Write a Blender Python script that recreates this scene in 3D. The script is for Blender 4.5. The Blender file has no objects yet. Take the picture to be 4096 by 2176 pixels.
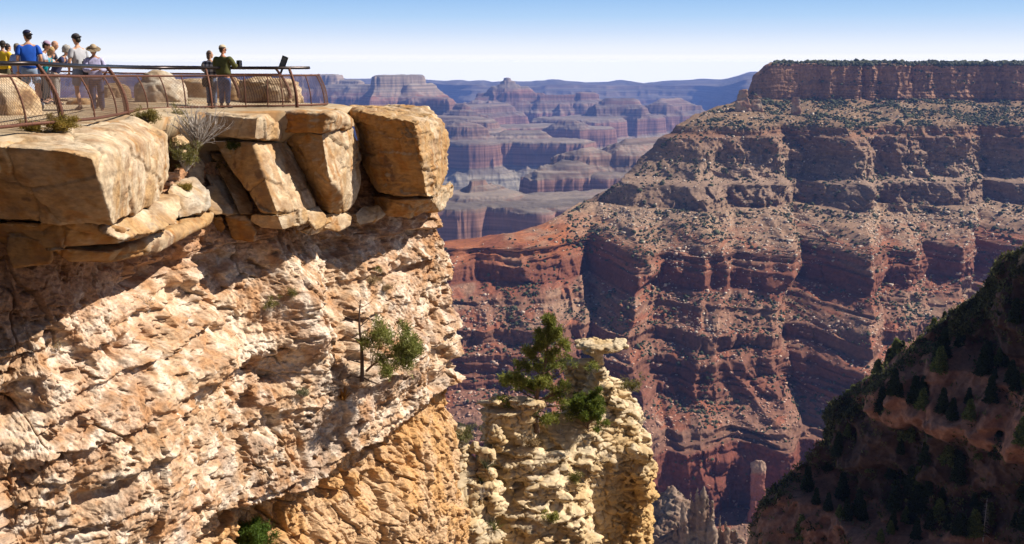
import bpy, bmesh, math, random, os
import numpy as np
from mathutils import Vector, Matrix
random.seed(7)
SC = bpy.context.scene
COL = SC.collection
F = 1005.0
TH = math.atan(208.0 / F)
CT, ST = math.cos(TH), math.sin(TH)

def at(px, py, Y):
    """photo pixel (1024 wide) + ground distance Y -> world point"""
    a = (np.asarray(px, float) - 512) / F
    b = (272 - np.asarray(py, float)) / F
    Y = np.asarray(Y, float)
    t = Y / (CT + b * ST)
    return np.stack([a * t, Y + 0 * a, t * (b * CT - ST)], -1)

def zof(py, Y):
    return float(at(512, py, Y)[2])

def xof(px, Y, z):
    d = Y * CT - z * ST
    return (px - 512) / F * d

# ---------------------------------------------------------------- noise
def _h(ix, iy, iz, seed):
    with np.errstate(over='ignore'):
        h = (ix.astype(np.uint32) * np.uint32(374761393) + iy.astype(np.uint32) * np.uint32(668265263)
             + iz.astype(np.uint32) * np.uint32(2147483647) + np.uint32((seed * 1274126177) & 0xffffffff))
        h = (h ^ (h >> np.uint32(13))) * np.uint32(1274126177)
        h = (h ^ (h >> np.uint32(15))) * np.uint32(2246822519)
        h = h ^ (h >> np.uint32(16))
    return h.astype(np.float32) / np.float32(4294967296.0)

def vnoise(p, seed=0):
    """value noise 0..1 at p[...,3]"""
    p = np.asarray(p, np.float64)
    f = np.floor(p)
    i = f.astype(np.int64)
    t = (p - f).astype(np.float32)
    t = t * t * t * (t * (t * 6 - 15) + 10)
    x, y, z = i[..., 0], i[..., 1], i[..., 2]
    out = 0
    for dx in (0, 1):
        wx = t[..., 0] if dx else 1 - t[..., 0]
        for dy in (0, 1):
            wy = t[..., 1] if dy else 1 - t[..., 1]
            for dz in (0, 1):
                wz = t[..., 2] if dz else 1 - t[..., 2]
                out = out + wx * wy * wz * _h(x + dx, y + dy, z + dz, seed)
    return out

def fbm(p, octv=4, seed=0, gain=0.5, lac=2.03):
    a, s, n = 1.0, 0.0, 0.0
    p = np.asarray(p, np.float64)
    for k in range(octv):
        s = s + a * (vnoise(p, seed + k * 17) * 2 - 1)
        n += a
        a *= gain
        p = p * lac + 11.3
    return s / n

def ridged(p, octv=4, seed=0, gain=0.5, lac=2.03):
    a, s, n = 1.0, 0.0, 0.0
    p = np.asarray(p, np.float64)
    for k in range(octv):
        s = s + a * (1 - np.abs(vnoise(p, seed + k * 17) * 2 - 1))
        n += a
        a *= gain
        p = p * lac + 7.7
    return s / n

def worley(p, seed=0, jit=0.9):
    p = np.asarray(p, np.float64)
    f = np.floor(p).astype(np.int64)
    fr = (p - f).astype(np.float32)
    d1 = np.full(p.shape[:-1], 9.0, np.float32)
    d2 = d1.copy()
    cid = np.zeros(p.shape[:-1], np.float32)
    for dx in (-1, 0, 1):
        for dy in (-1, 0, 1):
            for dz in (-1, 0, 1):
                X, Y, Z = f[..., 0] + dx, f[..., 1] + dy, f[..., 2] + dz
                hx = _h(X, Y, Z, seed); hy = _h(X, Y, Z, seed + 5); hz = _h(X, Y, Z, seed + 9)
                ex = dx + 0.5 + (hx - .5) * jit - fr[..., 0]
                ey = dy + 0.5 + (hy - .5) * jit - fr[..., 1]
                ez = dz + 0.5 + (hz - .5) * jit - fr[..., 2]
                d = np.sqrt(ex * ex + ey * ey + ez * ez)
                m = d < d1
                d2 = np.where(m, d1, np.minimum(d2, d))
                cid = np.where(m, hx, cid)
                d1 = np.where(m, d, d1)
    return d1, d2, cid

def sm(a, b, x):
    t = np.clip((x - a) / (b - a), 0, 1)
    return t * t * (3 - 2 * t)

def mix(a, b, t):
    t = np.asarray(t)[..., None]
    return np.asarray(a) * (1 - t) + np.asarray(b) * t

# ---------------------------------------------------------------- mesh helpers
def tag(o, label=None, cat=None, group=None, kind=None):
    if label: o['label'] = label
    if cat: o['category'] = cat
    if group: o['group'] = group
    if kind: o['kind'] = kind
    return o

def empty(name, loc=(0, 0, 0), rz=0.0):
    o = bpy.data.objects.new(name, None)
    o.location = loc
    o.rotation_euler = (0, 0, rz)
    o.empty_display_size = 0.2
    COL.objects.link(o)
    return o

def np_mesh(name, V, Fq, mat=None, parent=None, col=None, smooth=True):
    """V (n,3), Fq (m,k) int faces all with k corners"""
    me = bpy.data.meshes.new(name)
    V = np.ascontiguousarray(V, np.float32)
    Fq = np.ascontiguousarray(Fq, np.int32)
    m, k = Fq.shape
    me.vertices.add(len(V)); me.vertices.foreach_set('co', V.ravel())
    me.loops.add(m * k); me.loops.foreach_set('vertex_index', Fq.ravel())
    me.polygons.add(m)
    me.polygons.foreach_set('loop_start', np.arange(0, m * k, k, dtype=np.int32))
    me.polygons.foreach_set('loop_total', np.full(m, k, np.int32))
    if smooth: me.polygons.foreach_set('use_smooth', np.ones(m, bool))
    me.update(calc_edges=True)
    if col is not None: set_col(me, col)
    o = bpy.data.objects.new(name, me)
    COL.objects.link(o)
    if mat: me.materials.append(mat)
    if parent: o.parent = parent
    return o

def set_col(me, col):
    c = np.ones((len(me.vertices), 4), np.float32)
    c[:, :3] = np.clip(np.asarray(col).reshape(-1, 3), 0, 1)
    at_ = me.color_attributes.new('Col', 'FLOAT_COLOR', 'POINT')
    at_.data.foreach_set('color', c.ravel())

def grid_faces(nu, nv):
    a = np.arange(nu * nv).reshape(nu, nv)
    return np.stack([a[:-1, :-1], a[1:, :-1], a[1:, 1:], a[:-1, 1:]], -1).reshape(-1, 4)

def grid_obj(name, P, mat, col=None, flip=False, smooth=True, parent=None):
    nu, nv = P.shape[:2]
    f = grid_faces(nu, nv)
    if flip: f = f[:, ::-1]
    return np_mesh(name, P.reshape(-1, 3), f, mat, parent, None if col is None else col.reshape(-1, 3), smooth)

def grid_normals(P):
    du = np.gradient(P, axis=0); dv = np.gradient(P, axis=1)
    n = np.cross(du, dv)
    n /= np.linalg.norm(n, axis=-1, keepdims=True) + 1e-9
    return n

def catmull(C, n, axis=0, wts=None):
    """resample control array along axis with Catmull-Rom to n samples"""
    C = np.moveaxis(np.asarray(C, float), axis, 0)
    m = C.shape[0]
    t = np.linspace(0, m - 1, n) if wts is None else np.asarray(wts)
    i = np.clip(np.floor(t).astype(int), 0, m - 2)
    f = (t - i).reshape((-1,) + (1,) * (C.ndim - 1))
    p0 = C[np.clip(i - 1, 0, m - 1)]; p1 = C[i]; p2 = C[i + 1]; p3 = C[np.clip(i + 2, 0, m - 1)]
    r = 0.5 * (2 * p1 + (p2 - p0) * f + (2 * p0 - 5 * p1 + 4 * p2 - p3) * f ** 2 + (3 * p1 - 3 * p2 + p3 - p0) * f ** 3)
    return np.moveaxis(r, 0, axis)

# ---------------------------------------------------------------- materials
def new_mat(name):
    m = bpy.data.materials.new(name)
    m.use_nodes = True
    nt = m.node_tree
    b = nt.nodes.get('Principled BSDF')
    return m, nt, b

def plain(name, c, rough=0.7, metal=0.0, var=0.0, scale=30.0, spec=0.3, bump=0.0):
    m, nt, b = new_mat(name)
    b.inputs['Roughness'].default_value = rough
    b.inputs['Metallic'].default_value = metal
    b.inputs['Specular IOR Level'].default_value = spec
    tc = nt.nodes.new('ShaderNodeTexCoord')
    n = nt.nodes.new('ShaderNodeTexNoise'); n.inputs['Scale'].default_value = scale; n.inputs['Detail'].default_value = 4
    nt.links.new(tc.outputs['Object'], n.inputs['Vector'])
    mp = nt.nodes.new('ShaderNodeMapRange'); mp.inputs['From Min'].default_value = .3; mp.inputs['From Max'].default_value = .7
    mp.inputs['To Min'].default_value = 1 - var; mp.inputs['To Max'].default_value = 1 + var
    nt.links.new(n.outputs['Fac'], mp.inputs['Value'])
    vm = nt.nodes.new('ShaderNodeVectorMath'); vm.operation = 'SCALE'; vm.inputs[0].default_value = c[:3]
    nt.links.new(mp.outputs[0], vm.inputs['Scale'])
    nt.links.new(vm.outputs[0], b.inputs['Base Color'])
    if bump:
        bp = nt.nodes.new('ShaderNodeBump'); bp.inputs['Strength'].default_value = bump; bp.inputs['Distance'].default_value = 0.02
        nt.links.new(n.outputs['Fac'], bp.inputs['Height']); nt.links.new(bp.outputs[0], b.inputs['Normal'])
    return m

def attr_mat(name, scale=1.0, var=0.3, rough=0.9, bump=0.3, bdist=0.05, stretch=(1, 1, 1), detail=8, spec=0.15, hue=None, var2=0.0, scale2=0.2):
    """vertex colour (rock kinds) times procedural mottling, with bump"""
    m, nt, b = new_mat(name)
    N = nt.nodes; L = nt.links
    b.inputs['Roughness'].default_value = rough
    b.inputs['Specular IOR Level'].default_value = spec
    at_ = N.new('ShaderNodeAttribute'); at_.attribute_name = 'Col'
    tc = N.new('ShaderNodeTexCoord')
    mp = N.new('ShaderNodeMapping'); mp.inputs['Scale'].default_value = stretch
    L.new(tc.outputs['Object'], mp.inputs['Vector'])
    n = N.new('ShaderNodeTexNoise'); n.inputs['Scale'].default_value = scale; n.inputs['Detail'].default_value = detail
    n.inputs['Roughness'].default_value = .65
    L.new(mp.outputs[0], n.inputs['Vector'])
    mr = N.new('ShaderNodeMapRange'); mr.inputs['From Min'].default_value = .3; mr.inputs['From Max'].default_value = .7
    mr.inputs['To Min'].default_value = 1 - var; mr.inputs['To Max'].default_value = 1 + var
    L.new(n.outputs['Fac'], mr.inputs['Value'])
    vm = N.new('ShaderNodeVectorMath'); vm.operation = 'SCALE'
    L.new(at_.outputs['Color'], vm.inputs[0]); L.new(mr.outputs[0], vm.inputs['Scale'])
    out = vm.outputs[0]
    if hue:
        n2 = N.new('ShaderNodeTexNoise'); n2.inputs['Scale'].default_value = scale2; n2.inputs['Detail'].default_value = 5
        L.new(mp.outputs[0], n2.inputs['Vector'])
        m2 = N.new('ShaderNodeMapRange'); m2.inputs['From Min'].default_value = .45; m2.inputs['From Max'].default_value = .68
        m2.inputs['To Min'].default_value = 0; m2.inputs['To Max'].default_value = var2
        L.new(n2.outputs['Fac'], m2.inputs['Value'])
        mx = N.new('ShaderNodeMix'); mx.data_type = 'RGBA'
        L.new(m2.outputs[0], mx.inputs['Factor']); L.new(out, mx.inputs['A']); mx.inputs['B'].default_value = (*hue, 1)
        out = mx.outputs['Result']
    L.new(out, b.inputs['Base Color'])
    if bump:
        bp = N.new('ShaderNodeBump'); bp.inputs['Strength'].default_value = bump; bp.inputs['Distance'].default_value = bdist
        L.new(n.outputs['Fac'], bp.inputs['Height']); L.new(bp.outputs[0], b.inputs['Normal'])
    return m
# ---------------------------------------------------------------- camera, sky, sun
cam = bpy.data.cameras.new('camera'); cam_o = bpy.data.objects.new('camera', cam); COL.objects.link(cam_o)
cam.sensor_width = 36; cam.lens = 36 * F / 1024.0
cam.clip_start = 0.5; cam.clip_end = 90000
cam_o.location = (0, 0, 0); cam_o.rotation_euler = (math.pi / 2 - TH, 0, 0)
SC.camera = cam_o
EL = math.radians(43); AZ = math.radians(80)        # azimuth clockwise from +Y
sd = Vector((math.sin(AZ) * math.cos(EL), math.cos(AZ) * math.cos(EL), math.sin(EL)))
w = bpy.data.worlds.new('World'); SC.world = w; w.use_nodes = True
nt = w.node_tree; bg = nt.nodes['Background']
sky = nt.nodes.new('ShaderNodeTexSky'); sky.sky_type = 'NISHITA'; sky.sun_disc = False
sky.sun_elevation = EL; sky.sun_rotation = AZ; sky.altitude = 2200; sky.air_density = 1.0; sky.dust_density = 0.25; sky.ozone_density = 3.0
# the true horizon lies below eye level seen from this height: carry the sky down to it
tcw = nt.nodes.new('ShaderNodeTexCoord'); sx = nt.nodes.new('ShaderNodeSeparateXYZ'); cx_ = nt.nodes.new('ShaderNodeCombineXYZ')
ad = nt.nodes.new('ShaderNodeMath'); ad.operation = 'ADD'; ad.inputs[1].default_value = 0.03
mxn = nt.nodes.new('ShaderNodeMath'); mxn.operation = 'MAXIMUM'; mxn.inputs[1].default_value = 0.004
nt.links.new(tcw.outputs['Generated'], sx.inputs[0]); nt.links.new(sx.outputs['X'], cx_.inputs['X']); nt.links.new(sx.outputs['Y'], cx_.inputs['Y'])
nt.links.new(sx.outputs['Z'], ad.inputs[0]); nt.links.new(ad.outputs[0], mxn.inputs[0]); nt.links.new(mxn.outputs[0], cx_.inputs['Z'])
nt.links.new(cx_.outputs[0], sky.inputs['Vector'])
# low sky: bright and pale along the horizon, blue a few degrees up
rmp = nt.nodes.new('ShaderNodeValToRGB'); mr_ = nt.nodes.new('ShaderNodeMapRange')
mr_.inputs['From Min'].default_value = -0.005; mr_.inputs['From Max'].default_value = 0.095
nt.links.new(sx.outputs['Z'], mr_.inputs['Value']); nt.links.new(mr_.outputs[0], rmp.inputs[0])
cr = rmp.color_ramp; SKC = [(0.0, (1.55, 1.50, 1.28)), (.072, (1.55, 1.50, 1.26)), (.085, (1.08, 1.05, .93)), (.10, (.93, .90, .82)), (.15, (.70, .71, .72)), (.25, (.56, .61, .68)), (.35, (.44, .53, .66)), (.5, (.31, .45, .63)), (.65, (.235, .385, .60)), (1.0, (.13, .26, .49))]
while len(cr.elements) < len(SKC): cr.elements.new(.5)
SKMAX = 1.85
for e_, (p_, c_) in zip(cr.elements, SKC): e_.position = p_; e_.color = (*[q / SKMAX for q in c_], 1)
scl = nt.nodes.new('ShaderNodeVectorMath'); scl.operation = 'SCALE'; scl.inputs['Scale'].default_value = SKMAX / 0.05
nt.links.new(rmp.outputs[0], scl.inputs[0])
mf = nt.nodes.new('ShaderNodeMapRange'); mf.inputs['From Min'].default_value = 0.065; mf.inputs['From Max'].default_value = 0.17
mf.inputs['To Min'].default_value = 0; mf.inputs['To Max'].default_value = 1
nt.links.new(sx.outputs['Z'], mf.inputs['Value'])
mxw = nt.nodes.new('ShaderNodeMix'); mxw.data_type = 'RGBA'
nt.links.new(mf.outputs[0], mxw.inputs['Factor']); nt.links.new(scl.outputs[0], mxw.inputs['A']); nt.links.new(sky.outputs[0], mxw.inputs['B'])
nt.links.new(mxw.outputs['Result'], bg.inputs[0]); bg.inputs[1].default_value = 0.05
sun = bpy.data.lights.new('sun', 'SUN'); sun.energy = 5.0; sun.angle = math.radians(0.5); sun.color = (1.0, 0.92, 0.80)
sun_o = bpy.data.objects.new('sun', sun); COL.objects.link(sun_o)
sun_o.rotation_euler = sd.to_track_quat('Z', 'Y').to_euler()
SC.view_settings.view_transform = 'Standard'; SC.view_settings.look = 'None'
SC.view_settings.exposure = 0.62; SC.view_settings.gamma = 1.0
SC.render.use_compositing = False
SC.cycles.max_bounces = 6; SC.cycles.diffuse_bounces = 2; SC.cycles.glossy_bounces = 2; SC.cycles.volume_bounces = 0
SC.cycles.transparent_max_bounces = 8
# the air of the canyon
hz = bpy.data.meshes.new('haze'); bmh = bmesh.new()
bmesh.ops.create_cube(bmh, size=1.0)
for v_ in bmh.verts:
    v_.co = Vector((v_.co.x * 50000, v_.co.y * 32000 + 12000, -1560 if v_.co.z < 0 else 62))
bmh.to_mesh(hz); bmh.free()
hzo = bpy.data.objects.new('haze', hz); COL.objects.link(hzo)
tag(hzo, 'thin blue haze filling the canyon air', 'haze', kind='stuff')
hm = bpy.data.materials.new('haze_air'); hm.use_nodes = True
hn = hm.node_tree; hn.nodes.clear()
ho = hn.nodes.new('ShaderNodeOutputMaterial'); hv = hn.nodes.new('ShaderNodeVolumePrincipled')
hv.inputs['Density'].default_value = 3.9e-5
hv.inputs['Color'].default_value = (0.21, 0.36, 0.93, 1)
hv.inputs['Anisotropy'].default_value = 0.1
hn.links.new(hv.outputs[0], ho.inputs['Volume']); hz.materials.append(hm)
# ---------------------------------------------------------------- far canyon, one terrain sheet
PR = np.array([(-400, 6), (0, 0), (22, -85), (110, -140), (135, -255), (250, -335), (330, -395), (342, -455), (450, -515),
               (462, -560), (570, -625), (590, -790), (680, -850), (820, -915), (1050, -975), (1500, -1010), (2600, -1050),
               (2625, -1115), (2900, -1250), (3300, -1430), (9000, -1500)], float)
def Pz(r): return np.interp(r, PR[:, 0], PR[:, 1])
def Pinv(z): return np.interp(-z, -PR[:, 1], PR[:, 0])
STRATA = [(-2000, (.30, .22, .20)), (-1120, (.30, .22, .20)), (-1110, (.30, .20, .15)), (-1055, (.32, .22, .16)), (-1045, (.42, .37, .29)), (-860, (.42, .36, .28)),
          (-800, (.42, .30, .22)), (-785, (.40, .21, .15)), (-630, (.42, .22, .16)), (-615, (.37, .24, .17)), (-400, (.35, .19, .135)),
          (-340, (.44, .20, .13)), (-325, (.44, .28, .20)), (-262, (.52, .40, .30)), (-250, (.56, .42, .32)), (-140, (.50, .38, .28)), (-90, (.42, .32, .23)), (0, (.50, .36, .27)), (60, (.48, .36, .26))]
SZ = np.array([s[0] for s in STRATA]); SCc = np.array([s[1] for s in STRATA])
def strata_col(z):
    return np.stack([np.interp(z, SZ, SCc[:, k]) for k in range(3)], -1)

def far_mat(name, off=0.0, mul=1.0, gain=.55):
    m, nt, b = new_mat(name); N = nt.nodes; L = nt.links
    b.inputs['Roughness'].default_value = .95; b.inputs['Specular IOR Level'].default_value = .1
    g = N.new('ShaderNodeNewGeometry'); sp = N.new('ShaderNodeSeparateXYZ'); L.new(g.outputs['Position'], sp.inputs[0])
    mp = N.new('ShaderNodeVectorMath'); mp.operation = 'MULTIPLY'; mp.inputs[1].default_value = (1 / 260., 1 / 260., 1 / 260.); L.new(g.outputs['Position'], mp.inputs[0])
    n = N.new('ShaderNodeTexNoise'); n.inputs['Scale'].default_value = 1; n.inputs['Detail'].default_value = 6; L.new(mp.outputs[0], n.inputs['Vector'])
    mr = N.new('ShaderNodeMapRange'); mr.inputs['From Min'].default_value = .3; mr.inputs['From Max'].default_value = .7; mr.inputs['To Min'].default_value = -22 - off; mr.inputs['To Max'].default_value = 22 - off; L.new(n.outputs['Fac'], mr.inputs['Value'])
    ad = N.new('ShaderNodeMath'); ad.operation = 'ADD'; L.new(sp.outputs['Z'], ad.inputs[0]); L.new(mr.outputs[0], ad.inputs[1])
    zr = N.new('ShaderNodeMapRange'); zr.inputs['From Min'].default_value = -1200 * mul; zr.inputs['From Max'].default_value = 60 * mul; L.new(ad.outputs[0], zr.inputs['Value'])
    cr = N.new('ShaderNodeValToRGB'); L.new(zr.outputs[0], cr.inputs[0])
    S = [s_ for s_ in STRATA if s_[0] > -1130]; e = cr.color_ramp.elements
    while len(e) < len(S): e.new(.5)
    for q, (z_, c_) in zip(e, S): q.position = (z_ + 1200) / 1260.; q.color = (*c_, 1)
    bn = N.new('ShaderNodeTexNoise'); bn.inputs['Scale'].default_value = 1; bn.inputs['Detail'].default_value = 4
    bm_ = N.new('ShaderNodeVectorMath'); bm_.operation = 'MULTIPLY'; bm_.inputs[1].default_value = (1 / 1400., 1 / 1400., 1 / 16.); L.new(g.outputs['Position'], bm_.inputs[0]); L.new(bm_.outputs[0], bn.inputs['Vector'])
    b2 = N.new('ShaderNodeMapRange'); b2.inputs['From Min'].default_value = .35; b2.inputs['From Max'].default_value = .65; b2.inputs['To Min'].default_value = .62 * gain; b2.inputs['To Max'].default_value = 1.35 * gain; L.new(bn.outputs['Fac'], b2.inputs['Value'])
    sn = N.new('ShaderNodeSeparateXYZ'); L.new(g.outputs['True Normal'], sn.inputs[0])
    tr = N.new('ShaderNodeMapRange'); tr.inputs['From Min'].default_value = .6; tr.inputs['From Max'].default_value = .92; tr.inputs['To Max'].default_value = .55; L.new(sn.outputs['Z'], tr.inputs['Value'])
    mx = N.new('ShaderNodeMix'); mx.data_type = 'RGBA'; L.new(tr.outputs[0], mx.inputs['Factor']); L.new(cr.outputs[0], mx.inputs['A']); mx.inputs['B'].default_value = (.42, .38, .31, 1)
    sc = N.new('ShaderNodeVectorMath'); sc.operation = 'SCALE'; L.new(mx.outputs['Result'], sc.inputs[0]); L.new(b2.outputs[0], sc.inputs['Scale'])
    L.new(sc.outputs[0], b.inputs['Base Color'])
    return m

def far_terrain():
    na, nr = 860, 1150
    az = np.concatenate([np.linspace(math.atan((-60 - 512) / F), math.atan((298 - 512) / F), 160), np.linspace(math.atan((299 - 512) / F), math.atan((800 - 512) / F), na - 60)])
    rr = np.exp(np.linspace(math.log(3100), math.log(17500), nr))
    A, R = np.meshgrid(az, rr, indexing='ij')
    X = R * np.sin(A); Y = R * np.cos(A)
    W = fbm(np.stack([X / 900, Y / 900, 0 * X], -1), 3, 3) * 110
    def prim(px0, Y0, px1, Y1, rad, ytop=None, z=None, Yt=None):
        x0 = xof(px0, Y0, -500); x1 = xof(px1, Y1, -500)
        if z is None: z = zof(ytop, (Y0 + Y1) / 2)
        dx, dy = x1 - x0, Y1 - Y0
        t = np.clip(((X - x0) * dx + (Y - Y0) * dy) / (dx * dx + dy * dy + 1e-6), 0, 1)
        d = np.hypot(X - x0 - t * dx, Y - Y0 - t * dy) - rad
        return d + Pinv(z), float(Pinv(z)), d, z
    prims = [
        (384, 11000, 418, 11200, 60, 75),       # flat topped mesa
        (410, 11000, 432, 11300, 60, 86),
        (395, 11000, 440, 10600, 90, 97),
        (60, 12800, 332, 12500, 80, 74.5), (-60, 9800, 60, 9600, 200, None, -480), (332, 12500, 360, 12300, 60, 82), (310, 12500, 372, 12100, 40, 85.5),
        (507, 13500, 508, 13500, 12, 78), (503, 13500, 513, 13500, 20, 81.5), (495, 13500, 525, 13500, 50, 86.5), (480, 13500, 540, 13600, 40, 93),
        (470, 13200, 562, 13300, 50, 104), (478, 13300, 545, 13400, 40, 98), (540, 13300, 580, 13500, 40, 95.5), (580, 13500, 588, 13600, 60, 92.5), (588, 13500, 612, 13500, 30, 102),
        (440, 11500, 500, 12500, 100, 105), (440, 10800, 465, 10400, 60, 106), 
        (400, 9500, 470, 9200, 120, None, -470), (470, 9800, 545, 10300, 200, None, -600), (545, 10300, 590, 10000, 230, None, -612),
        (478, 9600, 486, 9500, 20, None, -500), (560, 9900, 575, 9850, 30, None, -545),
        (590, 12000, 640, 12000, 260, None, -600), (610, 12000, 630, 12000, 120, None, -430),
        (655, 12500, 700, 12800, 300, None, -610),(660, 12500, 680, 12800, 60, None, -450), (560, 11300, 600, 11300, 260, None, -585),
        # redwall mesa in the middle
        (380, 8600, 452, 8700, 110, None, -560), (449, 8500, 462, 8300, 35, 121), (445, 8500, 470, 8000, 150, None, -600), (470, 8300, 500, 8300, 170, None, -606),
        (500, 8400, 560, 8250, 200, None, -604), (505, 8400, 540, 8400, 60, None, -560),
        # dark ridge near, right of centre
        (548, 5600, 572, 5600, 60, 171), (572, 5700, 640, 6300, 120, None, -560), (583, 5750, 590, 5800, 18, 148), (590, 5850, 660, 6400, 60, 157), (625, 5900, 700, 6400, 40, 140),
        (600, 5600, 700, 5800, 60, None, -600),
        # stepped pyramid and the platform it stands on
        (479, 4750, 481, 4750, 8, 180), (466, 4700, 496, 4700, 100, None, -590), (474, 4750, 487, 4750, 40, 188), (300, 4500, 460, 4450, 100, None, -618), (455, 4550, 560, 4550, 110, None, -618), (540, 4700, 640, 4950, 150, None, -616),
        (515, 4450, 540, 4350, 60, None, -640), (560, 4450, 600, 4300, 60, None, -640),
    ]
    spur = ridged(np.stack([X / 420 + W / 500, Y / 420, 0 * X + 4], -1), 3, 21)
    det = ridged(np.stack([X / 95, Y / 95, 0 * X], -1), 3, 33)
    det2 = ridged(np.stack([X / 38, Y / 38, 0 * X], -1), 3, 35)
    best = None; cap = None
    for pr in prims:
        px0, Y0, px1, Y1, rad, yt = pr[:6]
        z = pr[6] if len(pr) > 6 else None
        r, r0, d, zt = prim(px0, Y0, px1, Y1, rad, yt, z)
        gro = np.clip(d, 0, 600)
        rw = r + (0.62 - spur) * (110 + 0.75 * gro) * np.clip(d / 80 + .3, 0.15, 1) + ((0.6 - det) * (24 + .08 * gro) + (.6 - det2) * 16) * np.clip(d / 60 + .3, .1, 1)
        rw = np.maximum(rw, r0 + np.clip(d, -60, 0) * 0.12)
        best = rw if best is None else np.minimum(best, rw)
    z = Pz(best)
    # gorge of the river across the platform level
    gx = Y - (7000 + 0.1 * X + 500 * fbm(np.stack([X / 1500, Y * 0, X * 0], -1), 3, 9))
    gorge = np.abs(gx) - 120 + 200 * ridged(np.stack([X / 300, Y / 300, 0 * X], -1), 3, 5)
    z = np.minimum(z, np.where(z < -960, np.interp(gorge, [-50, 0, 60, 200, 260], [-1420, -1400, -1200, -1110, -1020]), 9e9))
    gy = ridged(np.stack([X / 260 + W / 260, Y / 260, 0 * X], -1), 4, 71)
    z = z + (gy - .6) * 70 * sm(-790, -860, z) * sm(-1120, -1030, z) + fbm(np.stack([X / 60, Y / 60, z / 20], -1), 3, 2) * 7
    P = np.stack([X, Y, z], -1)
    n = grid_normals(P); nz = np.abs(n[..., 2])
    zz = z + 14 * fbm(np.stack([X / 300, Y / 300, z / 60], -1), 3, 44)
    c = strata_col(zz)
    band = 1 + 0.22 * fbm(np.stack([X / 1500, Y / 1500, z / 9], -1), 2, 91)
    c = c * band[..., None]
    # talus: greyer, paler
    tal = sm(.55, .85, nz)
    c = mix(c, np.array([.40, .33, .25]), tal * .45)
    c = c * 0.62
    return grid_obj('canyon_terrain', P, far_mat('far_rock'), None, flip=False, smooth=False)
ft = far_terrain(); tag(ft, kind='structure')

def far_rim():
    # the distant rim, same strata lower down
    na, nr = 800, 420
    az = np.linspace(math.atan((-80 - 512) / F), math.atan((900 - 512) / F), na)
    rr = np.concatenate([np.exp(np.linspace(math.log(15800), math.log(25500), nr - 12)), np.linspace(25600, 27800, 12)])
    A, R = np.meshgrid(az, rr, indexing='ij')
    X = R * np.sin(A); Y = R * np.cos(A)
    edge = 21500 + 900 * fbm(np.stack([X / 3500, 0 * X, 0 * X], -1), 3, 8) + 700 * (0.6 - ridged(np.stack([X / 1300, Y / 4000, 0 * X], -1), 4, 12))
    px = 512 + F * np.tan(A)
    edge = edge - 3500 * sm(690, 740, px) + 4500 * sm(470, 400, px)
    r = (edge - Y) * .42
    r = r * (1 + .3 * (r > 600))
    off = -470 + 190 * sm(712, 748, px) + 60 * sm(480, 380, px) + 90 * fbm(np.stack([X / 900, 0 * X, 0 * X], -1), 3, 77) * sm(0, -500, r)
    top = off + 50 * vnoise(np.stack([X / 420, 0 * X, 0 * X + 3], -1), 5) * 1.0
    spur = ridged(np.stack([X / 700, Y / 700, 0 * X], -1), 4, 61)
    rw = np.maximum(r, 0) + (0.6 - spur) * np.clip(r, 0, 900) * .9
    z = Pz(np.where(r < 0, r * .2, rw)) * .8 + top
    z = np.maximum(z, -1500)
    P = np.stack([X, Y, z], -1)
    return grid_obj('distant_rim', P, far_mat('rim_rock', -470, .8, .36), None, smooth=False)
fr_ = far_rim(); tag(fr_, kind='structure')
# plain ground under everything
gp = np_mesh('ground', [(-24900, -3900, -1480), (24900, -3900, -1480), (24900, 27900, -1480), (-24900, 27900, -1480)], [(0, 1, 2, 3)], plain('valley_floor', (.32, .26, .2), var=.2, scale=.002))
tag(gp, kind='structure')

# rim ground and dark woodland, unseen behind the camera, added to block fill light
def rim_behind():
    xs = np.linspace(-420, 420, 120); ys = np.linspace(-500, -4, 90)
    X, Y = np.meshgrid(xs, ys, indexing='ij')
    edge = -6 - 10 * vnoise(np.stack([X / 30, 0 * X, 0 * X], -1), 2) - np.clip(np.abs(X) - 8, 0, 999) * .25
    Z = np.where(Y < edge, -1.7 + 1.2 * fbm(np.stack([X / 40, Y / 40, 0 * X], -1), 3, 3) - .0 * Y, -1.7 - (Y - edge) * 9)
    P = np.stack([X, Y, Z], -1)
    sk = P[:, -1:].copy(); sk[..., 2] = np.minimum(sk[..., 2], -20) - 160; P = np.concatenate([P, sk], 1)
    o = grid_obj('rim_ground', P, plain('rim_soil', (.26, .18, .11), var=.3, scale=.3)); tag(o, kind='structure')
    rng = np.random.default_rng(4); n = 2600
    x = rng.uniform(-160, 160, n); y = rng.uniform(-90, -16, n) - np.abs(x) * .25
    c = np.stack([x, y, 0 * x], -1)
    V0 = np.array([(math.cos(a) * r, math.sin(a) * r, z) for z, r in ((0, .5), (1.2, 1.7), (3.6, 1.4), (6.5, .1)) for a in np.linspace(0, 5.5, 8)])
    F0 = np.array([(k * 8 + j, k * 8 + (j + 1) % 8, (k + 1) * 8 + (j + 1) % 8, (k + 1) * 8 + j) for k in range(3) for j in range(8)])
    V = V0[None] * rng.uniform(.7, 1.4, (n, 1, 1)) * rng.uniform(.75, 1.25, (n, 32, 1)) + c[:, None] + [0, 0, -1.9]
    Fi = (F0[None] + (np.arange(n) * 32)[:, None, None]).reshape(-1, 4)
    o = np_mesh('rim_forest_blocker', V.reshape(-1, 3), Fi, plain('forest_green', (.05, .06, .025), var=.4, scale=.5), None, None, False)
    tag(o, 'unseen pine woodland added on the rim behind the viewpoint to block light', 'woodland', kind='stuff')
rim_behind()
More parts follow.
